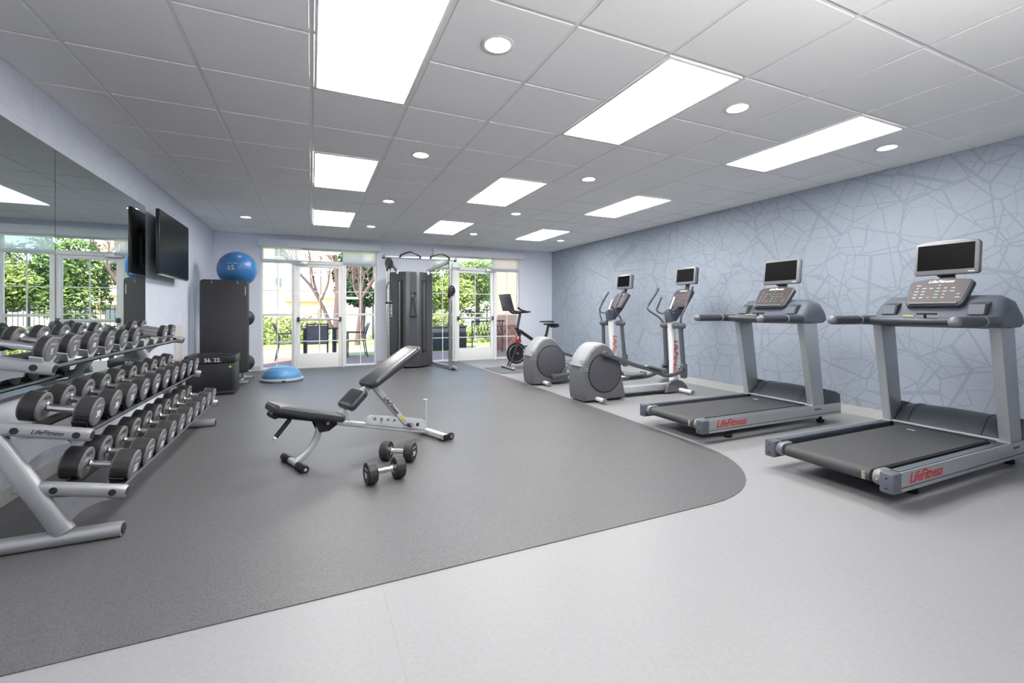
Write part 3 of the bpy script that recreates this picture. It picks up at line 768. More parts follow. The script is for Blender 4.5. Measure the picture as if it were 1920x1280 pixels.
# ------------------------------------------------------------------ treadmills
def treadmill(loc, lb):
    t = thing('treadmill', lb, 'treadmill', loc, 0, 'treadmills facing the patterned wall')
    for s in (-1, 1):
        b = MB()
        b.box((.96, s*.342, .146), (1.82, .055, .112), 0, bev=.006)                      # dark foot rail body
        b.prism([(.062, .095), (1.865, .095), (1.865, .205), (.062, .205)], .010, 1, frame((0, s*.3735, 0), (1, 0, 0), (0, 0, 1)), bev=.003)
        b.box((.96, s*.379, .118), (1.80, .002, .004), 2)
        b.box((.96, s*.3755, .100), (1.80, .008, .012), 1, bev=.002)
        b.box((.70, s*.342, .203), (1.22, .042, .004), 3)
        if s < 0:
            b.text('LifeFitness', .085, frame((.33, s*.379, .160), (1, 0, 0), (0, 0, 1)), 4, .012)
            b.text('FlexDeck', .026, frame((1.50, s*.379, .170), (1, 0, 0), (0, 0, 1)), 2, .012)
        else:
            b.text('LifeFitness', .085, frame((.33, s*.379, .160), (-1, 0, 0), (0, 0, 1)), 4, .012)
        b.build('side_rail', ['slate_d', 'silver', 'ltr_k', 'slate', 'red'], t)
        b = MB()
        b.prism(rrect(.085, .072, .012, 4), .112, 0, Matrix.Translation((.035, s*.345, .148)), bev=.006)
        for z in (.175, .118): b.cyl((-.0085, s*.345, z), (-.006, s*.345, z), .006, 12, 1)
        b.build('end_cap', ['slate', 'black'], t)
        b = MB()
        b.tube([(.05, s*.306, .155), (.05, s*.285, .155), (.05, s*.268, .155)], [.042, .046, .040], 24, 0)
        b.box((.085, s*.287, .160), (.09, .045, .075), 0, bev=.008); b.cyl((.004, s*.296, .155), (.0, s*.296, .155), .007, 12, 1)
        b.build('roller_guard', ['bezel', 'chrome'], t)
        # upright
        b = MB(); y = s*.342
        A0, A1 = (1.445, .20), (1.295, .995)
        b.prism([(A0[0], A0[1]), (A0[0]+.17, A0[1]), (A1[0]+.205, A1[1]), (A1[0], A1[1])], .06, 0, frame((0, y, 0), (1, 0, 0), (0, 0, 1)), bev=.004)
        b.box((1.43, y, .205), (.02, .07, .012), 0, bev=.003)
        b.build('upright', 'silver_light' if 0 else 'silver', t)
        # handrail
        b = MB()
        b.tube([(.735, s*.355, 1.040), (1.06, s*.355, 1.040), (1.28, s*.352, 1.038)], [.034, .036, .038], 20, 0)
        b.sphere((.728, s*.355, 1.040), .034, 1, 18); b.tube([(1.055, s*.355, 1.04), (1.07, s*.355, 1.04)], .0375, 20, 2)
        b.build('handrail', ['slate_d', 'bezel', 'silver'], t)
    b = MB()
    b.box((.80, 0, .165), (1.50, .53, .042), 1, bev=.004)
    seg = [(1.50, .190), (.06, .190)] + [(.05-.037*math.sin(a), .153+.037*math.cos(a)) for a in [PI*k/10 for k in range(1, 11)]] + [(1.50, .118)]
    b.loft([[Vector((x, -.25, z)) for x, z in seg], [Vector((x, .25, z)) for x, z in seg]], 0, True)
    b.build('running_belt', ['belt', 'blackm'], t, smooth=30)
    if True:
        b = MB()
        for q in range(5): b.box((.0115, -.222, .132+q*.010), (.001, .020-.004*(q % 2), .004))
        b.build('warning_label', 'cream', t)
        b = MB(); b.box((1.30, .12, .1915), (.02, .05, .001)); b.build('belt_marker', 'ltr_w', t)
    # hood
    b = MB(); rings = []
    prof = [(1.455, .198), (1.475, .225), (1.52, .285), (1.58, .335), (1.65, .350), (1.74, .335), (1.80, .305), (1.83, .20), (1.83, .12)]
    for yy, k in ((-.302, .80), (-.285, .90), (-.235, .96), (-.12, 1.0), (0, 1.02), (.12, 1.0), (.235, .96), (.285, .90), (.302, .80)):
        rings.append([Vector((x, yy, .198+(z-.198)*k if z > .198 else z)) for x, z in prof] + [Vector((1.46, yy, .12))])
    b.loft(rings, 0, True)
    for s in (-1, 1):
        line = [Vector((x, s*.215, .198+(z-.198)*.972+.002 if z > .198 else z+.002)) for x, z in prof[:7]]
        b.tube(line, .0028, 6, 1)
    b.bar((1.452, -.365, .207), (1.452, .365, .207), .016, .018, 2, up=(0, 0, 1))
    b.build('motor_hood', ['slate_d', 'black', 'silver'], t, smooth=50)
    for s in (-1, 1):
        b = MB(); b.prism([(1.60, .20), (1.87, .20), (1.865, .285), (1.80, .315), (1.62, .355)], .07, 0, frame((0, s*.338, 0), (1, 0, 0), (0, 0, 1)), bev=.006)
        b.build('side_cover', 'slate_d', t)
    for sx, sy in ((.42, -1), (.42, 1), (1.72, -1), (1.72, 1)):
        b = MB(); b.cyl((sx, sy*.27, 0), (sx, sy*.27, .03), .034, 20, 0, bev=.005); b.cyl((sx, sy*.27, .028), (sx, sy*.27, .125), .014, 12, 0)
        b.build('foot', 'blackm', t)
    # dashboard between the uprights
    b = MB()
    prof = [(1.19, 1.005), (1.16, 1.03), (1.19, 1.055), (1.30, 1.085), (1.38, 1.18), (1.46, 1.225), (1.57, 1.205), (1.64, 1.13), (1.655, 1.05), (1.60, .995), (1.40, .985)]
    rings = []
    for yy, kx, kz in ((-.375, .86, .42), (-.372, .93, .60), (-.355, .98, .85), (-.32, 1., .98), (-.2, 1, 1), (-.17, 1, 1)):
        rings.append([Vector((1.46+(x-1.46)*kx, yy, 1.0+(z-1.0)*kz)) for x, z in prof])
    mid = [Vector((x, -.165, z)) for x, z in prof]
    full = rings + [[Vector((v.x, -v.y, v.z)) for v in r] for r in reversed(rings)]
    # lower the middle (tray) a little
    for r in full: 
        pass
    b.loft(full, 0, True)
    b.build('dashboard', 'slate', t, smooth=45)
    for s in (-1, 1):
        b = MB(); b.prism([(0, 0), (.12, .0), (.125, .10), (.03, .075)], .10, 0, Matrix.Translation((1.275, s*.255, 1.082)) @ frame((0, 0, 0), (1, 0, 0), (0, 0, 1)), bev=.008)
        b.prism([(.0, .01), (.005, .01), (.035, .078), (.03, .078)], .082, 1, Matrix.Translation((1.268, s*.255, 1.078)) @ frame((0, 0, 0), (1, 0, 0), (0, 0, 1)))
        b.build('cup_holder', ['slate_d', 'slate'], t)
    b = MB()
    b.tube(smoothpts([(1.14, -.30, 1.04), (1.11, -.17, 1.036), (1.10, 0, 1.034), (1.11, .17, 1.036), (1.14, .30, 1.04)], 4), .026, 16, 0)
    b.tube([(1.105, -.05, 1.055), (1.10, -.05, 1.085)], .008, 10, 1); b.box((1.10, -.06, 1.09), (.03, .11, .012), 1, bev=.004); b.box((1.10, .045, 1.075), (.018, .07, .008), 2, bev=.002)
    b.build('grip_bar', ['slate_d', 'blackm', 'yellow'], t)
    # console
    C0, C1 = Vector((1.315, 0, 1.150)), Vector((1.475, 0, 1.355))
    X = frame((C0+C1)/2, (0, -1, 0), C1-C0)   # local x to the right of the user, y up the panel, z toward the user
    L = (C1-C0).length
    b = MB()
    o = [(-.150, -L/2), (-.172, -L/2+.03), (-.188, L/2-.035), (-.165, L/2-.008), (-.08, L/2+.005), (0, L/2+.009), (.08, L/2+.005), (.165, L/2-.008), (.188, L/2-.035), (.172, -L/2+.03), (.150, -L/2)]
    b.prism(o, .045, 0, X @ Matrix.Translation((0, 0, -.02)), bev=.012)
    b.prism([(x*.91, y*.90+.006) for x, y in o], .003, 1, X @ Matrix.Translation((0, 0, .0035)))
    b.text('LifeFitness', .036, X @ Matrix.Translation((0, L/2-.030, .006)), 2)
    rnd = random.Random(3)
    for r_ in range(5):
        for c_ in range(7):
            x = -.125+c_*.042; y = -.055+r_*.030
            if y > L/2-.06: continue
            mi = 4 if c_ in (2, 3) and r_ < 3 else 3
            if r_ == 0 and c_ == 5: mi = 5
            if rnd.random() < .75: b.box((x, y, .0062), (rnd.uniform(.012, .028), .007, .001), mi, T=X)
    b.bar(tuple(X @ Vector((-.14, -L/2+.016, .01))), tuple(X @ Vector((.14, -L/2+.016, .01))), .014, .012, 6)
    b.build('console', ['slate_d', 'console', 'ltr_w', 'bezel', 'green', 'red', 'bezel'], t)
    b = MB(); b.prism([(1.40, 1.07), (1.58, 1.07), (1.53, 1.30), (1.47, 1.33)], .16, 0, FX, bev=.01); b.build('console_mast', 'slate', t)
    # screen
    S = frame((1.535, 0, 1.520), (0, -1, 0), (.10, 0, 1))
    b = MB(); w2, h2 = .191, .132
    o = [(-w2, -h2+.012), (-w2+.015, -h2), (w2-.015, -h2), (w2, -h2+.012), (w2, h2-.03), (w2-.014, h2-.012), (w2*.5, h2-.001), (0, h2+.003), (-w2*.5, h2-.001), (-w2+.014, h2-.012), (-w2, h2-.03)]
    b.prism(o, .04, 0, S, bev=.008); b.prism([(x*.98, y*.98) for x, y in o], .02, 1, S @ Matrix.Translation((0, 0, -.025)), bev=.006)
    b.box((.15, -h2+.017, .0205), (.035, .006, .001), 2, T=S)
    b.build('screen_housing', ['bezel', 'slate_d', 'white'], t)
    b = MB(); b.box((-.002, .004, .0206), (.335, .198, .0012), 0, T=S); b.build('screen', 'screen', t, smooth=0)
    b = MB(); b.bar((1.53, 0, 1.30), (1.56, 0, 1.42), .09, .02, up=(1, 0, 0)); b.cyl((1.53, -.05, 1.385), (1.53, .05, 1.385), .010, 12); b.build('screen_bracket', 'black', t)
    return t
TM = treadmill((2.94, 1.745, 0), 'large grey treadmill closest to the viewer, with a blank screen above its console')
dup(TM, (2.94, 3.05, 0), label='grey treadmill with a blank screen, between the front treadmill and the ellipticals')

# ------------------------------------------------------------------ ellipticals
def elliptical(loc, lb, flip=1):
    t = thing('elliptical_trainer', lb, 'elliptical trainer', loc, 0, 'elliptical trainers facing the patterned wall')
    P = frame((0, 0, 0), (1, 0, 0), (0, 0, 1))
    side = [(.03, .02), (.012, .12), (.01, .30), (.012, .44), (.05, .52), (.12, .62), (.19, .68), (.27, .705), (.35, .69), (.43, .63), (.50, .53), (.555, .40), (.60, .20), (.635, .03)]
    b = MB(); b.prism(side, .35, 0, P, bev=.022)
    b.build('housing', 'ell', t, smooth=50)
    b = MB()   # lighter top shell
    arc = smoothpts([(-.004, 0, .44), (.04, 0, .53), (.12, 0, .632), (.19, 0, .69), (.27, 0, .715), (.35, 0, .70), (.43, 0, .645), (.49, 0, .56)], 3)
    rings = []
    for k, p in enumerate(arc):
        a = arc[max(k-1, 0)]; c = arc[min(k+1, len(arc)-1)]; d = (c-a).normalized(); n = Vector((-d.z, 0, d.x))
        h = .150
        rings.append([p+Vector((0, -h, 0))-n*.045, p+Vector((0, -h*1.0, 0))-n*.012, p+Vector((0, -h*.85, 0))+n*.002, p+Vector((0, 0, 0))+n*.006, p+Vector((0, h*.85, 0))+n*.002, p+Vector((0, h, 0))-n*.012, p+Vector((0, h, 0))-n*.045])
    b.loft(rings, 0, True)
    b.build('top_shell', 'ell_l', t, smooth=60)
    for s in (-1, 1):
        b = MB(); y = s*.176
        b.cyl((.315, y, .355), (.315, y+s*.006, .355), .243, 56, 1); b.cyl((.315, y, .355), (.315, y+s*.010, .355), .232, 56, 0, bev=.004)
        b.build('crank_disc', ['ell_d', 'blackm'], t)
        b = MB()
        for q in range(6):
            b.box((.045, s*.1775, .395+q*.024), (.05, .006, .009), 0, bev=.002); b.box((.009, s*.125, .395+q*.024), (.006, .07, .009), 0, bev=.002)
        b.build('vent', 'silver', t)
    b = MB(); b.box((.85, 0, .085), (1.45, .11, .09), 0, bev=.012); b.box((.95, 0, .035), (1.2, .15, .02), 1, bev=.004); b.build('base_beam', ['silver_light', 'black'], t)
    for x in (.20, 1.60):
        b = MB(); b.cyl((x, -.325, .045), (x, .325, .045), .026, 20, 0)
        for s in (-1, 1): b.cyl((x, s*.318, .045), (x, s*.34, .045), .028, 20, 1, bev=.003); b.cyl((x, s*.25, 0), (x, s*.25, .03), .02, 14, 1)
        b.build('stabilizer_bar', ['white', 'bezel'], t)
    b = MB()
    for s in (-1, 1):
        q = [(1.50, .02)]+[(1.56+.19*math.cos(a), .02+.16*math.sin(a)) for a in [PI*k/12 for k in range(12, -1, -1)]]
        b.prism([(1.36, .02), (1.40, .13), (1.47, .175), (1.56, .185), (1.66, .155), (1.73, .09), (1.76, .02)], .05, 0, frame((0, s*.085, 0), (1, 0, 0), (0, 0, 1)), bev=.01)
    b.build('front_cover', 'ell', t)
    b = MB()   # post
    b.loft([[Vector((x, y, .10)) for x, y in [(1.60+a, c) for a, c in rrect(.11, .10, .03, 4)]],
            [Vector((x, y, .50)) for x, y in [(1.585+a, c) for a, c in rrect(.095, .09, .03, 4)]],
            [Vector((x, y, .985)) for x, y in [(1.545+a, c) for a, c in rrect(.08, .085, .03, 4)]]], 0)
    b.text('LifeFitness', .105, frame((1.585, -.0475, .50), (-.05, 0, -1), (1, 0, -.05)), 1, .01)
    b.build('post', ['white', 'red'], t, smooth=45)
    b = MB(); b.cyl((1.525, 0, .965), (1.50, 0, 1.115), .058, 28, 0, r1=.062, bev=.006); b.cyl((1.50, 0, 1.116), (1.499, 0, 1.118), .05, 24, 1); b.build('cup_holder', ['slate', 'black'], t)
    for s in (-1, 1):
        near = (s*flip < 0)
        px = 1.50 if near else 1.585
        b = MB()
        b.cyl((px+.03, s*.07, .915), (px+.03, s*.225, .915), .042, 22, 0, bev=.012); b.sphere((px+.03, s*.225, .915), .042, 0, 18)
        b.build('pivot_hub', 'arm_grey', t)
        lx = 1.56 if near else 1.66
        b = MB(); b.bar((px+.03, s*.19, .89), (lx, s*.205, .40), .048, .055, up=(0, 1, 0)); b.prism(rrect(.085, .20, .03, 4), .055, 0, frame((lx+.01, s*.205, .315), (1, 0, 0), (0, 0, 1)), bev=.008)
        b.cyl((lx-.03, s*.17, .33), (lx-.03, s*.24, .33), .022, 16, 1)
        b.build('lever_arm', ['arm_grey', 'black'], t)
        if near:
            arm = [(.285, .590), (.50, .515), (.75, .430), (.95, .375), (1.12, .315), (1.23, .275), (1.36, .275), (1.53, .325)]
            ped = (.95, 1.19, .375, .305)
            hb = [(1.52, -.20, .94), (1.50, -.235, 1.05), (1.53, -.275, 1.16), (1.60, -.265, 1.30), (1.68, -.25, 1.43)]
        else:
            arm = [(.33, .135), (.60, .155), (.90, .185), (1.15, .19), (1.34, .20), (1.48, .235), (1.62, .30)]
            ped = (1.0, 1.25, .195, .205)
            hb = [(1.61, .20, .94), (1.54, .235, 1.03), (1.40, .285, 1.13), (1.42, .30, 1.20), (1.53, .28, 1.36), (1.57, .275, 1.43)]
        b = MB(); b.tube(smoothpts([(x, s*.225, z) for x, z in arm], 4), 1, prof=rrect(.036, .052, .014, 3), up=(0, 0, 1))
        b.cyl((arm[0][0], s*.19, arm[0][1]), (arm[0][0], s*.262, arm[0][1]), .036, 22, 0, bev=.006)
        b.build('pedal_arm', 'arm_grey', t)
        x0, x1, z0, z1 = ped
        b = MB(); d = Vector((x1-x0, 0, z1-z0)); X = frame(((x0+x1)/2, s*.215, (z0+z1)/2+.035), d, (0, 1, 0))
        b.box((0, 0, 0), (d.length*1.15, .12, .03), 0, bev=.012, T=X); b.box((d.length*.5, 0, .018), (.03, .12, .03), 0, bev=.01, T=X); b.box((-d.length*.55, 0, -.012), (.04, .05, .03), 1, bev=.006, T=X)
        b.build('pedal', ['ell', 'satin'], t)
        b = MB(); pts = smoothpts([(x, (abs(y) if s > 0 else -abs(y)), z) for x, y, z in hb], 5); k = len(pts)*6//10
        b.tube(pts, .0125, 12, 0); b.tube(pts[k:], .0165, 14, 1); b.sphere(pts[-1], .0165, 1, 12)
        b.build('moving_handle', ['arm_grey', 'slate_d'], t)
    for s in (-1, 1):
        b = MB(); pts = smoothpts([(1.56, s*.05, 1.09), (1.47, s*.10, 1.08), (1.41, s*.125, 1.12), (1.43, s*.125, 1.18), (1.49, s*.125, 1.30)], 5)
        b.tube(pts, .011, 12, 0); b.tube(pts[12:], .014, 12, 1 if s > 0 else 2)  # grip on the viewer's side coloured silver to paint in its highlight
        b.build('fixed_handle', ['slate', 'slate_d', 'silver_light'], t)
    b = MB(); b.prism([(1.50, .99), (1.60, .97), (1.76, 1.14), (1.93, 1.38), (1.87, 1.40), (1.70, 1.20), (1.52, 1.10)], .09, 0, P, bev=.01); b.build('console_neck', 'slate_d', t)
    C0, C1 = Vector((1.635, 0, 1.165)), Vector((1.80, 0, 1.415)); X = frame((C0+C1)/2, (0, -1, 0), C1-C0); L = (C1-C0).length
    o = [(-.125, -L/2), (-.150, -L/2+.03), (-.165, L/2-.05), (-.14, L/2-.01), (-.07, L/2+.005), (0, L/2+.01), (.07, L/2+.005), (.14, L/2-.01), (.165, L/2-.05), (.150, -L/2+.03), (.125, -L/2)]
    b = MB(); b.prism(o, .05, 0, X @ Matrix.Translation((0, 0, -.02)), bev=.012); b.prism([(x*.88, y*.86) for x, y in o], .003, 1, X @ Matrix.Translation((0, 0, .006)))
    b.text('LifeFitness', .032, X @ Matrix.Translation((0, L/2-.032, .009)), 2)
    rnd = random.Random(5)
    for r_ in range(6):
        for c_ in range(6):
            if rnd.random() < .7: b.box((-.10+c_*.04, -.095+r_*.028, .0082), (rnd.uniform(.012, .026), .006, .001), 3, T=X)
    b.build('console', ['slate_d', 'console', 'ltr_w', 'bezel'], t)
    S = frame((1.83, 0, 1.605), (0, -1, 0), (.10, 0, 1)); w2, h2 = .178, .122
    o = [(-w2, -h2+.012), (-w2+.015, -h2), (w2-.015, -h2), (w2, -h2+.012), (w2, h2-.03), (w2-.014, h2-.012), (w2*.5, h2-.001), (0, h2+.003), (-w2*.5, h2-.001), (-w2+.014, h2-.012), (-w2, h2-.03)]
    b = MB(); b.prism(o, .045, 0, S, bev=.008); b.prism([(x*.98, y*.98) for x, y in o], .03, 1, S @ Matrix.Translation((0, 0, -.03)), bev=.006)
    b.build('screen_housing', ['bezel', 'slate_d'], t)
    b = MB(); b.box((-.002, .004, .0235), (.305, .178, .0012), 0, T=S); b.build('screen', 'screen', t, smooth=0)
    b = MB(); b.bar((1.83, 0, 1.38), (1.86, 0, 1.50), .06, .025, up=(1, 0, 0)); b.build('screen_bracket', 'black', t)
    return t
elliptical((2.975, 4.65, 0), 'grey elliptical trainer with blank screen, beside the second treadmill', 1)
elliptical((2.985, 6.0, 0), 'grey elliptical trainer with blank screen, between the other elliptical and the exercise bike', -1)
# ------------------------------------------------------------------ exercise bike (rider faces the mirror wall) and its mat
b = MB(); b.box((4.05, 7.63, .006), (1.95, .88, .008), 0, bev=.002)
tag(b.build('floor_mat', 'bikemat'), 'thin dark grey mat on the pale floor under the exercise bike', 'mat')
bike = thing('exercise_bike', 'black spin bike with red accents and tilted touchscreen, by the far right corner', 'exercise bike', (3.95, 7.7, .010))
def bx(x, y, z): return (x-3.95, y-7.7, z-.010)
b = MB()
b.bar(bx(4.52, 7.7, .06), bx(4.28, 7.7, .34), .05, .06); b.bar(bx(4.28, 7.7, .34), bx(3.66, 7.7, .74), .055, .085, up=(0, 1, 0))
b.bar(bx(3.66, 7.7, .66), bx(3.60, 7.7, .80), .06, .075, up=(0, 1, 0)); b.bar(bx(4.28, 7.7, .30), bx(4.24, 7.7, .64), .05, .06, up=(0, 1, 0))
b.bar(bx(4.27, 7.7, .33), bx(3.86, 7.7, .30), .05, .10, up=(0, 1, 0))
b.box(bx(3.95, 7.668, .555), (.16, .004, .022), 1, rot=(0, .575, 0)); b.box(bx(4.08, 7.668, .44), (.10, .004, .03), 1, rot=(0, .575, 0))
b.build('frame', ['black', 'red'], bike)
for s in (-1, 1):
    b = MB(); b.bar(bx(3.43, 7.7+s*.05, .05), bx(3.68, 7.7+s*.05, .70), .022, .035); b.build('fork_blade', 'slate_d', bike)
b = MB(); b.lathe([(.02, -.012), (.13, -.010), (.15, -.018), (.20, -.018), (.205, -.012), (.205, .012), (.20, .018), (.15, .018), (.13, .010), (.02, .012)], 48, 0, Matrix.Translation(bx(3.60, 7.7, .305)) @ Matrix.Rotation(PI/2, 4, 'X'))
b.cyl(bx(3.60, 7.64, .305), bx(3.60, 7.76, .305), .02, 16, 1)
rr = [Vector(bx(3.60+.16*math.cos(a), 7.679, .305+.16*math.sin(a))) for a in [2*PI*k/40 for k in range(41)]]; b.tube(rr, .0035, 6, 1)
b.build('flywheel', ['blackm', 'satin'], bike)
b = MB(); b.prism([(3.56-3.95, .505-.01), (3.70-3.95, .505-.01), (3.68-3.95, .65-.01), (3.60-3.95, .65-.01)], .05, 0, FX, bev=.01); b.box(bx(3.63, 7.674, .60), (.04, .002, .05), 1); b.build('brake_cover', ['red', 'white'], bike)
b = MB(); b.cyl(bx(3.99, 7.66, .31), bx(3.99, 7.60, .31), .075, 28, 0, bev=.01); b.bar(bx(3.99, 7.59, .31), bx(4.09, 7.59, .20), .014, .03); b.box(bx(4.09, 7.54, .20), (.09, .09, .02), 0, bev=.005)
b.bar(bx(3.99, 7.78, .31), bx(3.89, 7.78, .42), .014, .03); b.box(bx(3.89, 7.84, .42), (.09, .09, .02), 0, bev=.005); b.build('crank', 'blackm', bike)
for x, nm in ((3.42, 'front_stabilizer'), (4.55, 'rear_stabilizer')):
    b = MB(); b.bar(bx(x, 7.43, .045), bx(x, 7.97, .045), .05, .035, 0, up=(0, 0, 1))
    for s in (-1, 1): b.cyl(bx(x-.03, 7.7+s*.25, .045), bx(x+.03, 7.7+s*.25, .045), .026, 16, 1, bev=.004); b.cyl(bx(x, 7.7+s*.25, .012), bx(x, 7.7+s*.25, .035), .018, 12, 2)
    b.build(nm, ['satin', 'silver', 'blackm'], bike)
b = MB(); b.bar(bx(3.61, 7.7, .74), bx(3.68, 7.7, 1.08), .042, .055, up=(0, 1, 0)); b.build('handlebar_post', 'slate_d', bike)
b = MB()
for s in (-1, 1):
    b.tube(smoothpts([bx(3.68, 7.7+s*.03, 1.09), bx(3.76, 7.7+s*.15, 1.095), bx(3.72, 7.7+s*.21, 1.10), bx(3.60, 7.7+s*.22, 1.13), bx(3.53, 7.7+s*.21, 1.18)], 4), .018, 12)
    b.tube(smoothpts([bx(3.68, 7.7+s*.03, 1.09), bx(3.80, 7.7+s*.06, 1.10), bx(3.87, 7.7+s*.05, 1.10)], 3), .015, 12)
b.build('handlebar', 'blackm', bike)
b = MB(); b.tube(smoothpts([bx(3.66, 7.7, 1.08), bx(3.52, 7.7, 1.08), bx(3.44, 7.7, 1.14), bx(3.42, 7.7, 1.22)], 4), .02, 12); b.build('screen_arm', 'blackm', bike)
S = frame(bx(3.39, 7.70, 1.275), (0, 1, 0), (-.28, 0, 1))
b = MB(); b.prism(rrect(.52, .33, .02, 4), .024, 0, S @ Matrix.Translation((0, 0, -.0)), bev=.006); b.prism(rrect(.46, .26, .03, 4), .02, 0, S @ Matrix.Translation((0, 0, -.016)), bev=.008)
b.box((0, 0, .0135 if False else .0128), (.48, .29, .001), 1, T=S); b.build('touchscreen', ['slate_d', 'screen'], bike)
b = MB(); b.bar(bx(4.245, 7.7, .60), bx(4.30, 7.7, .84), .038, .05, up=(0, 1, 0)); b.bar(bx(4.20, 7.7, .855), bx(4.40, 7.7, .855), .03, .03); b.build('seat_post', 'blackm', bike)
b = MB(); rings = []
for x, w_, h_ in ((4.10, .02, .018), (4.13, .045, .03), (4.20, .055, .034), (4.28, .10, .038), (4.35, .16, .045), (4.39, .15, .045), (4.41, .08, .03)):
    rings.append([Vector(bx(x, 7.7+w_/2*math.cos(a), .905+h_/2*math.sin(a))) for a in [2*PI*k/16 for k in range(16)]])
b.loft(rings); b.build('saddle', 'vinyl', bike)
b = MB()
for s in (-1, 1):
    b.cyl(bx(4.43, 7.7+s*.07-.05, .83), bx(4.43, 7.7+s*.07+.05, .83), .02, 14)
    for q in (-.05, .05): b.cyl(bx(4.43, 7.7+s*.07+q-.012, .83), bx(4.43, 7.7+s*.07+q+.012, .83), .038, 18)
b.bar(bx(4.40, 7.60, .80), bx(4.40, 7.80, .80), .03, .03); b.build('weight_holder', 'blackm', bike)

# ------------------------------------------------------------------ dual cable machine
GX, GY = 1.80, 8.75
gym = thing('cable_machine', 'dark grey dual cable machine with pull-up grips between the two pairs of glass doors', 'cable machine', (GX, GY, 0))
def gp(x, y, z): return (x-GX, y-GY, z)
tow = [(1.40, 9.10), (1.375, 8.95), (1.665, 8.60), (1.92, 8.57), (2.245, 8.84), (2.24, 9.10)]
b = MB(); b.prism([(x-GX, y-GY) for x, y in tow], 1.85, 0, Matrix.Translation((0, 0, .955)), bev=.008)
b.build('tower_body', 'tower', gym, smooth=25)
def facepanel(name, a, c, x0, x1, z0, z1, off, m, bev=.0, dep=.01):
    a = Vector((a[0]-GX, a[1]-GY, 0)); c = Vector((c[0]-GX, c[1]-GY, 0)); X = frame(a, c-a, (0, 0, 1))
    L = (c-a).length; bb = MB(); bb.prism([(x0*L, z0), (x1*L, z0), (x1*L, z1), (x0*L, z1)], dep, 0, X @ Matrix.Translation((0, 0, off)), bev=bev)
    return bb, X, L
for a, c, side in (((1.375, 8.95), (1.665, 8.60), 'l'), ((1.92, 8.57), (2.245, 8.84), 'r')):
    bb, X, L = facepanel('', a, c, .56 if side == 'l' else .17, .86 if side == 'l' else .50, .30, 1.72, .003, 0, .004)
    x0, x1 = (.61*L, .81*L) if side == 'l' else (.24*L, .42*L)
    bb.prism([(x0, .33), (x1, .33), (x1, 1.69), (x0, 1.69)], .004, 1, X @ Matrix.Translation((0, 0, .008)))
    bb.cyl(X @ Vector(((x0+x1)/2, .33, .02)), X @ Vector(((x0+x1)/2, 1.69, .02)), .006, 10, 2)
    bb.cyl(X @ Vector(((x0+x1)/2-.03, .33, .012)), X @ Vector(((x0+x1)/2-.03, 1.69, .012)), .005, 10, 2)
    bb.build('weight_slot', ['tower_d', 'blackm', 'satin'], gym)
    if side == 'l':
        bb = MB(); bb.text('LifeFitness', .075, X @ Matrix.Translation((.20*L, 1.15, .002)) @ Matrix.Rotation(PI/2, 4, 'Z'), 0, .01); bb.build('shroud_lettering', 'ltr_w', gym)
b = MB(); b.box(gp(1.80, 8.582, .98), (.13, .006, 1.78), 0, rot=(0, 0, -.12)); b.box(gp(1.80, 8.572, .30), (.15, .012, .012), 1, rot=(0, 0, -.12)); b.build('centre_panel', ['slate_d', 'tower_d'], gym)
# top frame
b = MB(); b.bar(gp(1.16, 8.0, 2.075), gp(2.46, 8.0, 2.075), .045, .05, 0, up=(0, 0, 1))
for x in (1.16, 2.46): b.cyl(gp(x-.03 if x < 2 else x-.02, 8.0, 2.075), gp(x+.02 if x < 2 else x+.03, 8.0, 2.075), .04, 20, 1, bev=.006)
b.build('top_crossbar', ['silver', 'slate'], gym)
for x0, x1 in ((1.23, 1.50), (2.38, 2.10)):
    b = MB(); b.bar(gp(x0, 8.02, 2.055), gp(x1, 8.66, 1.90), .05, .07, 0, up=(0, 0, 1)); b.cyl(gp(x1, 8.60, 1.83), gp(x1, 8.60, 1.90), .02, 14, 1)
    b.build('top_arm', ['silver', 'white'], gym)
for x0, x1 in ((1.44, 1.80), (1.99, 2.34)):
    b = MB(); b.tube(smoothpts([gp(x0, 7.97, 2.08), gp(x0+.02, 7.93, 2.115), gp((x0+x1)/2, 7.90, 2.165), gp(x1-.02, 7.93, 2.105), gp(x1, 7.97, 2.075)], 4), .016, 12)
    b.build('pull_up_grip', 'black', gym)
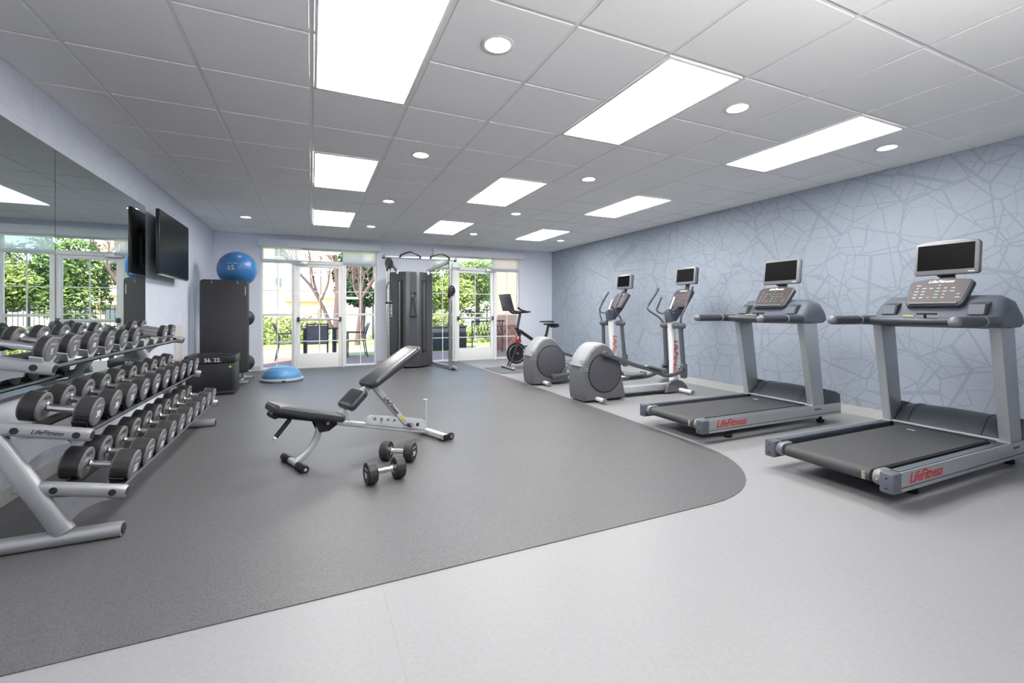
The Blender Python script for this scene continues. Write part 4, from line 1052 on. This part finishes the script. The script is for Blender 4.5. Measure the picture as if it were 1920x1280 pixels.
for x in (1.24, 2.375):
    b = MB(); b.bar(gp(x, 8.02, .04), gp(x, 8.02, 2.06), .045, .06, 0, up=(0, 1, 0), r=.2)
    for k in range(22): b.cyl(gp(x, 7.988, .3+k*.075), gp(x, 7.985, .3+k*.075), .006, 8, 1)
    b.build('mast', ['satin', 'black'], gym)
    b = MB(); b.cyl(gp(x-.022+(.044 if x > 2 else 0), 7.975, .08), gp(x-.022+(.044 if x > 2 else 0), 7.975, 2.0), .003, 8); b.build('cable', 'black', gym)
    zz = 1.95 if x < 2 else 1.49
    b = MB(); b.box(gp(x, 8.02, zz-.06), (.075, .09, .14), 0, bev=.012); b.cyl(gp(x, 7.93, zz), gp(x, 7.96, zz), .065, 24, 0, bev=.008); b.tube([Vector(gp(x+.06*math.cos(a), 7.925, zz+.09*math.sin(a))) for a in [2*PI*k/20 for k in range(21)]], .014, 8, 0)
    b.bar(gp(x, 7.94, zz-.20), gp(x, 7.94, zz-.08), .03, .03, 1); b.build('pulley_carriage', ['black', 'satin'], gym)
    if x < 2:
        b = MB(); b.cyl(gp(x, 7.93, 1.62), gp(x, 7.93, 1.76), .010, 10, 1)
        b.tube(smoothpts([gp(x-.045, 7.92, 1.27), gp(x-.045, 7.92, 1.50), gp(x-.02, 7.92, 1.60), gp(x+.02, 7.92, 1.60), gp(x+.045, 7.92, 1.50), gp(x+.045, 7.92, 1.27)], 5), .008, 8, 0)
        for q in (-.045, .045): b.sphere(gp(x+q, 7.92, 1.26), .024, 0, 12)
        b.cyl(gp(x-.045, 7.92, 1.26), gp(x+.045, 7.92, 1.26), .014, 12, 0); b.build('stirrup_handle', ['black', 'satin'], gym)
    if x > 2:
        b = MB(); b.tube([gp(2.26, 8.98, .05), gp(2.30, 8.86, .05), gp(2.47, 7.97, .045), gp(2.478, 7.925, .045)], 1, mi=0, prof=rrect(.06, .055, .02, 3), up=(0, 0, 1))
    else:
        b = MB(); b.tube([gp(1.36, 8.98, .05), gp(1.33, 8.86, .05), gp(1.14, 7.97, .045), gp(1.135, 7.925, .045)], 1, mi=0, prof=rrect(.06, .055, .02, 3), up=(0, 0, 1))
    b.box(gp(2.44 if x > 2 else 1.17, 8.05, .009), (.07, .08, .018), 1, bev=.003)
    b.build('floor_leg', ['silver', 'black'], gym)
h = MB(); h.tube([gp(1.775, 8.55, 1.385), gp(1.74, 8.55, 1.03)], .006, 8, 0); h.tube([gp(1.785, 8.55, 1.385), gp(1.86, 8.55, 1.03)], .006, 8, 0); h.cyl(gp(1.735, 8.55, 1.025), gp(1.865, 8.55, 1.025), .015, 14, 0); h.cyl(gp(1.78, 8.555, 1.38), gp(1.78, 8.555, 1.46), .008, 10, 1)
h.bar(gp(1.76, 8.58, 1.46), gp(1.86, 8.56, 1.47), .02, .03, 0); h.build('strap_handle', ['black', 'satin'], gym)

# ------------------------------------------------------------------ hanging mat rack, balls, foam box, half ball
rk = thing('mat_storage_rack', 'silver framed storage rack by the far left corner, carrying black mats and balls', 'storage rack', (-1.17, 7.93, 0))
def rp(x, y, z): return (x+1.17, y-7.93, z)
for y in (7.66, 8.22):
    b = MB(); b.bar(rp(-1.46, y, .045), rp(-.868, y, .045), .055, .05, 0, up=(0, 0, 1), r=.4); b.cyl(rp(-.868, y, .045), rp(-.862, y, .045), .022, 14, 1); b.build('floor_bar', ['rack', 'black'], rk)
for x in (-1.40, -.98):
    b = MB(); b.bar(rp(x, 7.93, .05), rp(x, 7.93, 1.56), .04, .05, 0, up=(0, 1, 0)); b.bar(rp(x, 7.66, .06), rp(x, 8.22, .06), .04, .04, 0); b.build('upright', 'rack', rk)
b = MB(); b.bar(rp(-1.40, 7.93, 1.54), rp(-.98, 7.93, 1.54), .04, .04); b.bar(rp(-1.40, 7.93, .7), rp(-.98, 7.93, .7), .04, .03)
for x in (-1.32, -1.00): b.tube([rp(x, 7.93, 1.53), rp(x, 7.55, 1.53), rp(x, 7.53, 1.552)], .007, 10, 1)
b.build('crossbar', ['rack', 'satin'], rk)
b = MB(); b.tube([Vector(rp(-1.05+.16*math.cos(a), 7.93+.16*math.sin(a), 1.535)) for a in [2*PI*k/32 for k in range(33)]], .009, 8); 
for x, y, z in ((-.84, 7.86, 1.0), (-.83, 7.86, .31)): b.tube([Vector(rp(-.93+.11*math.cos(a), y+.11*math.sin(a), z-.11)) for a in [2*PI*k/28 for k in range(29)]], .007, 8)
for z in (.20, .89): b.tube([rp(-1.02, 7.9, z), rp(-.98, 7.88, z)], .012, 8)
b.tube([rp(-.98, 7.93, .50), rp(-.93, 7.93, .50)], .012, 8); b.tube([rp(-.98, 7.93, 1.2), rp(-.93, 7.93, 1.2)], .012, 8)
b.build('ball_ring', 'satin', rk)
for k, y in enumerate((7.565, 7.61, 7.655)):
    b = MB(); X = frame((-1.17+.004*k, y, .885-.004*k), (1, 0, 0), (0, 0, 1)); hh = 1.37; ww = .595
    b.prism(rrect(ww, hh, .045, 5), .032, 0, X, bev=.010)
    for x in (-.15, .17): b.cyl(X @ Vector((x, hh/2-.045, .014)), X @ Vector((x, hh/2-.045, .0185)), .012, 16, 1); b.cyl(X @ Vector((x, hh/2-.045, .0183)), X @ Vector((x, hh/2-.045, .019)), .006, 12, 2)
    if k == 0:
        b.box((.27, hh/2-.16, .0165), (.012, .13, .001), 1, T=X)
    o = b.build('exercise_mat', ['mat_blk', 'silver', 'blackm'])
    tag(o, ['black exercise mat with small eyelets hanging on the rack, front of the stack', 'black exercise mat hanging in the middle of the rack stack', 'black exercise mat hanging at the back of the stack'][k], 'exercise mat', 'mats hanging on the storage rack')
BC = (-1.05, 7.92, 1.755); BR = .272
b = MB(); b.sphere((0, 0, 0), BR, 0, 56)
X = Matrix.Rotation(-.13, 4, 'Z')
def onball(u, v):  # wrap flat text coords onto the ball front (towards -y)
    a = u/BR; e = v/BR
    return Vector((BR*1.002*math.sin(a)*math.cos(e), -BR*1.002*math.cos(a)*math.cos(e), BR*1.002*math.sin(e)))
for txt, sz, cx, cz in (('65', .10, -.015, .0), ):
    vs, fs = text_geo(txt, .004); b.add([X @ onball(v.x*sz+cx, v.y*sz+cz) for v in vs], fs, 1)
b.add([X @ onball(x, z) for x, z in [(-.07, .064), (-.03, .072), (.03, .072), (.07, .064), (.07, .070), (.03, .079), (-.03, .079), (-.07, .070)]], [(0, 1, 6, 7), (1, 2, 5, 6), (2, 3, 4, 5)], 1)
for k in range(7):
    e = math.radians(-52+k*17.5); r_ = BR*math.cos(e)
    b.tube([Vector((r_*math.cos(a)*1.0005, r_*math.sin(a)*1.0005, BR*math.sin(e))) for a in [2*PI*q/48 for q in range(49)]], .0014, 6, 0)
o = b.build('stability_ball', ['ball', 'ltr_w']); o.location = BC
tag(o, 'large blue stability ball marked 65 on top of the storage rack', 'exercise ball')
for z, lb in ((1.005, 'dark grey ball held at mid height beside the hanging mats'), (.32, 'dark grey ball held low beside the hanging mats')):
    b = MB(); b.sphere((0, 0, 0), .125, 0, 32); b.tube([Vector((.125*math.cos(a), .125*math.sin(a), 0)) for a in [2*PI*q/32 for q in range(33)]], .003, 6, 0); o = b.build('medicine_ball', 'rubber_blk'); o.location = (-.935, 7.86, z); tag(o, lb, 'medicine ball', 'balls on the storage rack')
pb = thing('plyo_box', 'black padded jump box with white numbers on its rim, in front of the hanging mats', 'plyo box', (-1.215, 7.08, 0))
b = MB(); b.prism(rrect(.545, .46, .03, 4), .42, 0, Matrix.Translation((0, 0, .215)), bev=.015)
b.prism(rrect(.55, .47, .03, 4), .055, 0, Matrix.Translation((0, 0, .03)), bev=.012)
b.build('box_body', 'box_vinyl', pb)
b = MB(); b.prism(rrect(.575, .49, .04, 5), .11, 0, Matrix.Translation((0, 0, .475)), bev=.022)
b.prism(rrect(.38, .30, .05, 5), .004, 1, Matrix.Translation((0, 0, .531)))
b.text('56. 22.', .07, frame((.03, -.2465, .468), (1, 0, 0), (0, 0, 1)), 2, .01)
b.build('padded_lid', ['box_vinyl', 'blackm', 'ltr_w'], pb)
b = MB(); b.prism([(-.02, 0), (.02, 0), (0, .035)], .002, 0, frame((.225, -.2315, .365), (1, 0, 0), (0, 0, 1))); b.build('caution_mark', 'yellow', pb)
hb = thing('balance_trainer', 'blue half-ball balance trainer with grey rim, flat side down on the rubber floor', 'balance trainer', (-.437, 7.95, 0))
b = MB(); b.lathe([(.27, .004), (.30, .006), (.315, .020), (.315, .042), (.305, .052), (.285, .055)], 56); b.box((.04, -.312, .03), (.05, .012, .018), 1, bev=.003); b.build('rim', ['dome_base', 'blackm'], hb)
b = MB(); b.lathe([(.292, .05)]+[(.292*math.cos(PI/2*k/12)**.85, .05+.185*math.sin(PI/2*k/12)) for k in range(1, 12)]+[(.001, .235)], 56)
for k in (2, 5, 8):
    r_ = .292*math.cos(PI/2*k/12)**.85; z = .05+.185*math.sin(PI/2*k/12); b.tube([Vector((r_*math.cos(a), r_*math.sin(a), z)) for a in [2*PI*q/48 for q in range(49)]], .0022, 6, 0)
b.build('dome', 'dome', hb)

# ------------------------------------------------------------------ outside
def ground(name, x0, x1, y0, y1, z0, m, kind='structure'):
    b = MB(); b.box(((x0+x1)/2, (y0+y1)/2, z0-.05), (x1-x0, y1-y0, .1)); o = b.build(name, m, smooth=0); o['kind'] = kind; return o
ground('ground_patio', -14, 24, YF+.2, 11.9, -.012, 'paving')
g = ground('lawn', -16, 30, 11.9, 46, -.02, 'grass', 'stuff')
tag(g, 'bright green lawn beyond the patio doors', 'grass', kind='stuff')
ground('path', -16, 4.5, 13.0, 14.1, -.012, 'walk')

def foliage(name, blobs, n, size, m, lb, cat, group=None, seed=1, parent=None, trunk=None):
    rnd = random.Random(seed); vs = []; fs = []
    tot = sum(r[3]*r[4]*r[5] for r in blobs)
    for (cx, cy, cz, rx, ry, rz) in [q[:6] for q in blobs]:
        k = int(n*rx*ry*rz/tot)
        for _ in range(k):
            d = Vector((rnd.gauss(0, 1), rnd.gauss(0, 1), rnd.gauss(0, 1))).normalized(); r = rnd.uniform(.55, 1.02)**.6
            p = Vector((cx+d.x*rx*r, cy+d.y*ry*r, cz+d.z*rz*r))
            u = Vector((rnd.gauss(0, 1), rnd.gauss(0, 1), rnd.gauss(0, 1))).normalized(); v = u.orthogonal().normalized(); s = size*rnd.uniform(.6, 1.3)
            i = len(vs); vs += [p-u*s, p-v*s*.45, p+u*s, p+v*s*.45]; fs.append((i, i+1, i+2, i+3))
    b = MB(); b.add(vs, fs)
    return b.build(name, m, parent, smooth=0)
def green_tree(x, y, h, r, m, lb, seed, group='leafy trees beyond the fence', n=5000):
    t = thing('leafy_tree', lb, 'tree', (x, y, 0), 0, group)
    b = MB(); b.tube(smoothpts([(0, 0, -.05), (.05, .02, h*.3), (-.03, 0, h*.62)], 4), [.14*h/4-.0006*i for i in range(9)], 10)
    for a in range(5):
        an = a*1.3+seed; b.tube([(0, 0, h*.35), (r*.5*math.cos(an), r*.5*math.sin(an), h*.62)], [.05, .02], 6)
    b.build('trunk', 'bark', t)
    rnd = random.Random(seed); bl = []
    for k in range(9):
        an = rnd.uniform(0, 2*PI); q = rnd.uniform(.15, .6)*r; zz = rnd.uniform(.42, .86)*h; s = r*rnd.uniform(.42, .62)*(1.1-.5*max(0, zz/h-.5))
        bl.append((q*math.cos(an), q*math.sin(an), zz, s, s, s*.8))
    foliage('crown', bl, n, .10, m, '', '', seed=seed, parent=t)
    return t
green_tree(7.6, 21.0, 3.9, 1.7, 'leafA', 'rounded green tree seen through the second glass door', 3)
green_tree(4.6, 20.2, 3.7, 1.6, 'leafA', 'green tree seen in the wall mirror behind the door reflection', 5)
green_tree(5.9, 19.6, 3.5, 1.2, 'leafB', 'yellow-green tree seen behind the cable machine leg', 8)
green_tree(10.6, 26.0, 5.2, 1.4, 'leafC', 'dark narrow conifer against the blue sky, right of the second door', 9)
green_tree(1.9, 19.5, 4.0, 1.1, 'leafC', 'dark green tree seen in the mirror beside the window frame', 11)
def bare_tree(x, y, branches, lb, seed, twigs=True):
    t = thing('bare_tree', lb, 'tree', (x, y, 0), 0, 'bare winter trees on the lawn')
    tr = MB(); rnd = random.Random(seed); tw = MB()
    def grow(p, d, L, r, lev):
        pts = [p]; q = p.copy(); dd = d.copy()
        for k in range(4):
            dd = (dd+Vector((rnd.uniform(-.14, .14), rnd.uniform(-.12, .12), rnd.uniform(-.05, .12)))).normalized(); q = q+dd*L/4; pts.append(q.copy())
        (tr if lev < 2 else tw).tube(pts, [r*(1-.13*i) for i in range(5)], 8 if lev < 2 else 5)
        if lev >= 4: return
        for k in range(3 if lev else 3):
            f = rnd.uniform(.45, 1.0); a = pts[int(f*4)]
            nd = (dd*.8+Vector((rnd.uniform(-.8, .8), rnd.uniform(-.5, .5), rnd.uniform(-.1, .6)))).normalized()
            grow(a, nd, L*rnd.uniform(.55, .75), r*.52, lev+1)
    for (pts, r) in branches:
        P_ = [Vector((a-x, b_-y, c)) for a, b_, c in pts]
        tr.tube(smoothpts(P_, 4), [r*(1-.5*i/(4*(len(P_)-1))) for i in range(4*(len(P_)-1)+1)], 12)
        d = (P_[-1]-P_[-2]).normalized()
        grow(P_[-1], d, 1.0, r*.5, 1); grow(P_[-2], (d+Vector((rnd.uniform(-.6, .6), 0, .4))).normalized(), .9, r*.38, 1)
        grow((P_[-1]+P_[-2])/2, (d+Vector((rnd.uniform(-.9, .9), 0, .2))).normalized(), .8, r*.34, 2)
    tr.build('trunk', 'bark', t); tw.build('twigs', 'twig', t)
    return t
bare_tree(.85, 16.8, [([(.78, 16.8, -.1), (.80, 16.8, .9), (.84, 16.8, 1.9), (.76, 16.8, 2.9)], .13), ([(.62, 16.8, .55), (.38, 16.7, 1.2), (.02, 16.6, 1.9), (-.35, 16.5, 2.35)], .075), ([(.22, 16.7, 1.55), (.05, 16.7, 2.2), (-.05, 16.7, 2.9)], .05), ([(.30, 16.7, 1.5), (.52, 16.7, 2.1), (.60, 16.7, 2.8)], .045)], 'bare branching tree on the lawn seen through the first glass door', 2)
bare_tree(1.55, 15.6, [([(1.40, 15.6, -.1), (1.45, 15.6, .6), (1.52, 15.6, 1.35), (1.48, 15.6, 1.8)], .10), ([(1.50, 15.6, 1.5), (1.28, 15.6, 1.95), (1.26, 15.6, 2.7)], .05), ([(1.52, 15.6, 1.55), (1.80, 15.6, 2.0), (2.05, 15.6, 2.5)], .065), ([(1.50, 15.6, 1.7), (1.56, 15.6, 2.3), (1.50, 15.6, 2.9)], .045)], 'forked bare tree with dark trunk right of the first glass door', 6)
# hedge
hg = thing('hedge', 'sunlit green hedge beside the lawn, left of the first glass door', 'hedge', (-1.4, 17, 0))
foliage('hedge_leaves', [(-2.6+.35*k, .0+.1*math.sin(k*2), .42+.08*math.sin(k*3.1), .42, .45, .52) for k in range(13)], 6500, .06, 'leafB', '', '', seed=4, parent=hg)
b = MB()
for k in range(9): b.tube([(-2.4+.5*k, 0, -.05), (-2.35+.5*k, .03, .6)], .02, 6)
b.build('stems', 'bark', hg)
hg2 = thing('shrub', 'low green shrubs below the black fence, seen through the second pair of doors', 'shrub', (4.8, 15.2, 0))
foliage('shrub_leaves', [(-1.8+.5*k, 0, .3+.1*math.sin(k*2.3), .40, .35, .38) for k in range(9)], 3500, .06, 'leafB', '', '', seed=14, parent=hg2)
b = MB()
for k in range(6): b.tube([(-1.5+.6*k, 0, -.05), (-1.45+.6*k, .03, .4)], .015, 6)
b.build('stems', 'bark', hg2)
# fence
fn = thing('metal_fence', 'black metal picket fence at the far edge of the garden', 'fence', (7.0, 18.0, 0))
b = MB()
for z in (.15, 1.18): b.box((0, 0, z), (9.6, .03, .035))
for k in range(81): b.box((-4.8+.12*k, 0, .65), (.016, .016, 1.25))
b.build('picket_panel', 'fence', fn, smooth=0)
for k in range(5):
    b = MB(); b.box((-4.8+2.4*k, 0, .68), (.06, .06, 1.38), 0, bev=.006); b.build('fence_post', 'fence', fn)
# buildings
def building(name, loc, lb): return thing(name, lb, 'building', loc)
bd = building('apartment_building', (-1.0, 33, 0), 'pale two-storey building with an orange gabled roof beyond the hedge')
b = MB(); b.box((-3.0, 3.2, 3.6), (9.0, 6, 7.2)); b.build('wall', 'stucco', bd, smooth=0)
b = MB(); b.prism([(-4.2, 1.75), (-1.55, 3.0), (-.2, 2.35), (1.1, 1.75)], .4, 0, frame((0, -.7, 0), (1, 0, 0), (0, 0, 1))); b.box((-1.2, -.7, .9), (5.2, .5, 1.75)); b.build('porch_gable', 'stucco2', bd, smooth=0)
b = MB(); b.prism([(-.4, 1.75), (2.0, 1.75), (1.7, 2.25), (-.25, 2.25)], .5, 0, frame((-.2, -1.0, 0), (1, 0, 0), (0, 0, 1))); b.build('porch_roof', 'shingle', bd, smooth=0)
for (x, z, w_, h_) in ((-1.02, 2.92, .42, .85), (-3.4, 2.92, .5, .85), (-.02, 2.92, .42, .85), (-3.4, 5.2, .5, .85), (-1.02, 5.2, .5, .85)):
    f = MB(); rect_frame(f, x-w_/2-.06, x+w_/2+.06, z-h_/2-.06, z+h_/2+.06, .07, .06, .17); f.box((x, .17, z), (.04, .05, h_)); o = f.build('window', 'fascia', bd)
    p = MB(); p.box((x, .185, z), (w_, .02, h_)); p.build('window_glazing', 'dkglass', o, smooth=0)
bd2 = building('garage_building', (4.1, 31, 0), 'orange sided low building with broad white fascia behind the bare trees')
b = MB(); b.box((0, 3, 2.6), (7.0, 6, 5.2)); b.build('wall', 'stucco2', bd2, smooth=0)
b = MB(); b.box((0, -.18, 2.10), (7.1, .4, .22), 0); b.box((0, -.10, 1.55), (7.05, .25, .14)); b.build('fascia_board', 'fascia', bd2, smooth=0)
b = MB(); b.box((-1.6, -.05, .72), (3.4, .12, 1.44)); b.build('garage_door', 'fascia', bd2, smooth=0)
for x in (1.5, 2.7):
    b = MB(); b.box((x, -.05, 1.0), (.5, .1, .7)); b.build('window', 'dkglass', bd2, smooth=0)
bd3 = building('neighbouring_building', (7.9, 38, 0), 'pale tall building behind the leafy trees, seen through the second pair of doors')
b = MB(); b.box((1.0, 3, 3.4), (5.6, 6, 6.8)); b.build('wall', 'stucco', bd3, smooth=0)
for x in (-.6, 1.2, 2.8):
    f = MB(); rect_frame(f, x-.45, x+.45, 2.2, 3.4, .08, .06, -.03); o = f.build('window', 'fascia', bd3); p = MB(); p.box((x, -.02, 2.8), (.8, .02, 1.1)); p.build('window_glazing', 'dkglass', o, smooth=0)
wg = building('building_wing', (5.15, 12.2, 0), 'tan wall with pinkish stone base just outside, behind the exercise bike')
b = MB(); b.box((1.0, -.25, 2.2), (2.4, .3, 3.0)); b.build('wall', 'tan', wg, smooth=0)
b = MB(); b.box((1.0, -.25, .36), (2.46, .36, .74)); b.build('stone_base', 'stone', wg, smooth=0)
b = MB(); b.box((1.0, -.25, .735), (2.50, .42, .05)); b.build('stone_ledge', 'tan', wg, smooth=0)
# patio furniture
def patio_chair(loc, rz, lb):
    t = thing('patio_chair', lb, 'patio chair', loc, rz, 'patio chairs outside the doors')
    # faces +y locally
    for s in (-1, 1):
        b = MB(); b.tube([(s*.22, .20, 0), (s*.22, .19, .60)], .014, 8); b.build('leg', 'furn', t)
        b = MB(); b.tube(smoothpts([(s*.22, -.26, 0), (s*.22, -.20, .38), (s*.22, -.22, .60), (s*.22, -.31, .84)], 4), .014, 8); b.build('leg', 'furn', t)
        b = MB(); b.bar((s*.225, -.22, .60), (s*.225, .22, .61), .04, .02, up=(0, 0, 1)); b.build('armrest', 'furn', t)
    b = MB(); b.box((0, 0, .40), (.43, .44, .02), 0, bev=.006); b.tube([(-.22, .2, .385), (.22, .2, .385)], .012, 8, 1); b.tube([(-.22, -.2, .385), (.22, -.2, .385)], .012, 8, 1); b.build('seat', ['sling', 'furn'], t)
    b = MB(); b.prism([(-.20, .45), (-.225, .55), (-.305, .80), (-.29, .80), (-.21, .55), (-.19, .45)], .42, 0, frame((0, 0, 0), (0, 1, 0), (0, 0, 1))); b.tube([(-.22, -.305, .83), (.22, -.305, .83)], .014, 8, 1); b.tube([(-.22, -.205, .47), (.22, -.205, .47)], .010, 8, 1); b.build('backrest', ['sling', 'furn'], t)
    return t
PC = patio_chair((.115, 11.1, -.012), 0, 'dark patio chair with its back to the first glass door')
dup(PC, (-.50, 11.45, -.012), -PI/2, 'dark patio chair seen side-on left of the first door')
dup(PC, (1.0, 11.55, -.012), PI/2, 'dark patio chair seen side-on through the window right of the first door')
tb = thing('patio_table', 'dark square patio table behind the chair outside the first door', 'patio table', (.18, 11.75, -.012))
b = MB(); b.box((0, 0, .71), (.80, .80, .03), 0, bev=.005); b.build('table_top', 'furn', tb)
for sx in (-1, 1):
    for sy in (-1, 1): b = MB(); b.box((sx*.33, sy*.33, .35), (.07, .07, .70), 0, bev=.004); b.build('leg', 'furn', tb)
pl = thing('planter_box', 'dark planter box with green plants beyond the cable machine leg', 'planter', (3.5, 12.6, -.02))
b = MB(); b.box((0, 0, .34), (1.3, .5, .68), 0, bev=.02); b.box((0, 0, .69), (1.36, .56, .05), 0, bev=.01); b.build('planter', 'planter', pl)
foliage('plants', [(-.45, 0, .85, .22, .22, .25), (0, 0, .9, .25, .22, .3), (.45, 0, .85, .22, .22, .25)], 1400, .05, 'leafB', '', '', seed=21, parent=pl)
ch = thing('lattice_bench', 'dark metal garden bench with lattice back, seen through the second door', 'garden bench', (4.35, 11.4, -.012), .1)
b = MB()
for k in range(9):
    b.bar((-.45+.1*k, -.2, .50), (-.35+.1*k, -.24, .84), .014, .014); b.bar((-.35+.1*k, -.2, .50), (-.45+.1*k, -.24, .84), .014, .014)
b.tube([(-.5, -.24, .86), (.5, -.24, .86)], .02, 8); b.tube([(-.5, -.2, .49), (.5, -.2, .49)], .014, 8); b.build('lattice_back', 'furn', ch)
b = MB(); b.box((0, .02, .42), (1.0, .42, .03), 0, bev=.006); b.build('seat', 'furn', ch)
for sx in (-1, 1):
    for sy in (-.2, .2): b = MB(); b.tube([(sx*.46, sy, 0), (sx*.46, sy, .5 if sy > 0 else .86)], .016, 8); b.build('leg', 'furn', ch)

# ------------------------------------------------------------------ studio flash behind the camera (its soft shadows show on the right wall)
M['flash'] = emit_mat('softbox_glow', (1, .99, .97), 14.0*KF)
fl = thing('studio_softbox', 'square white softbox flash on a black stand behind the viewer', 'studio light', (1.5, -.7, 0))
b = MB(); b.cyl((0, 0, .3), (0, 0, 1.62), .014, 12)
for k in range(3):
    a = 2*PI*k/3; b.cyl((0, 0, .45), (.42*math.cos(a), .42*math.sin(a), .012), .010, 10)
b.build('light_stand', 'black', fl)
X = frame((0, .02, 1.62), (1, 0, 0), (0, -.62, 1))   # face normal looks forward and up
X = Matrix.Translation((0, .02, 1.66)) @ Matrix.Rotation(math.radians(-10), 4, 'X')
b = MB(); b.loft([[Vector((x, y, .0)) for x, y in rrect(.60, .60, .03, 3)], [Vector((x, y, -.22)) for x, y in rrect(.16, .16, .03, 3)]], 0, True, X); b.build('softbox_body', 'black', fl, smooth=0)
b = MB(); b.box((0, 0, .006), (.57, .57, .004), 0, T=X); b.build('softbox_diffuser', 'flash', fl, smooth=0)
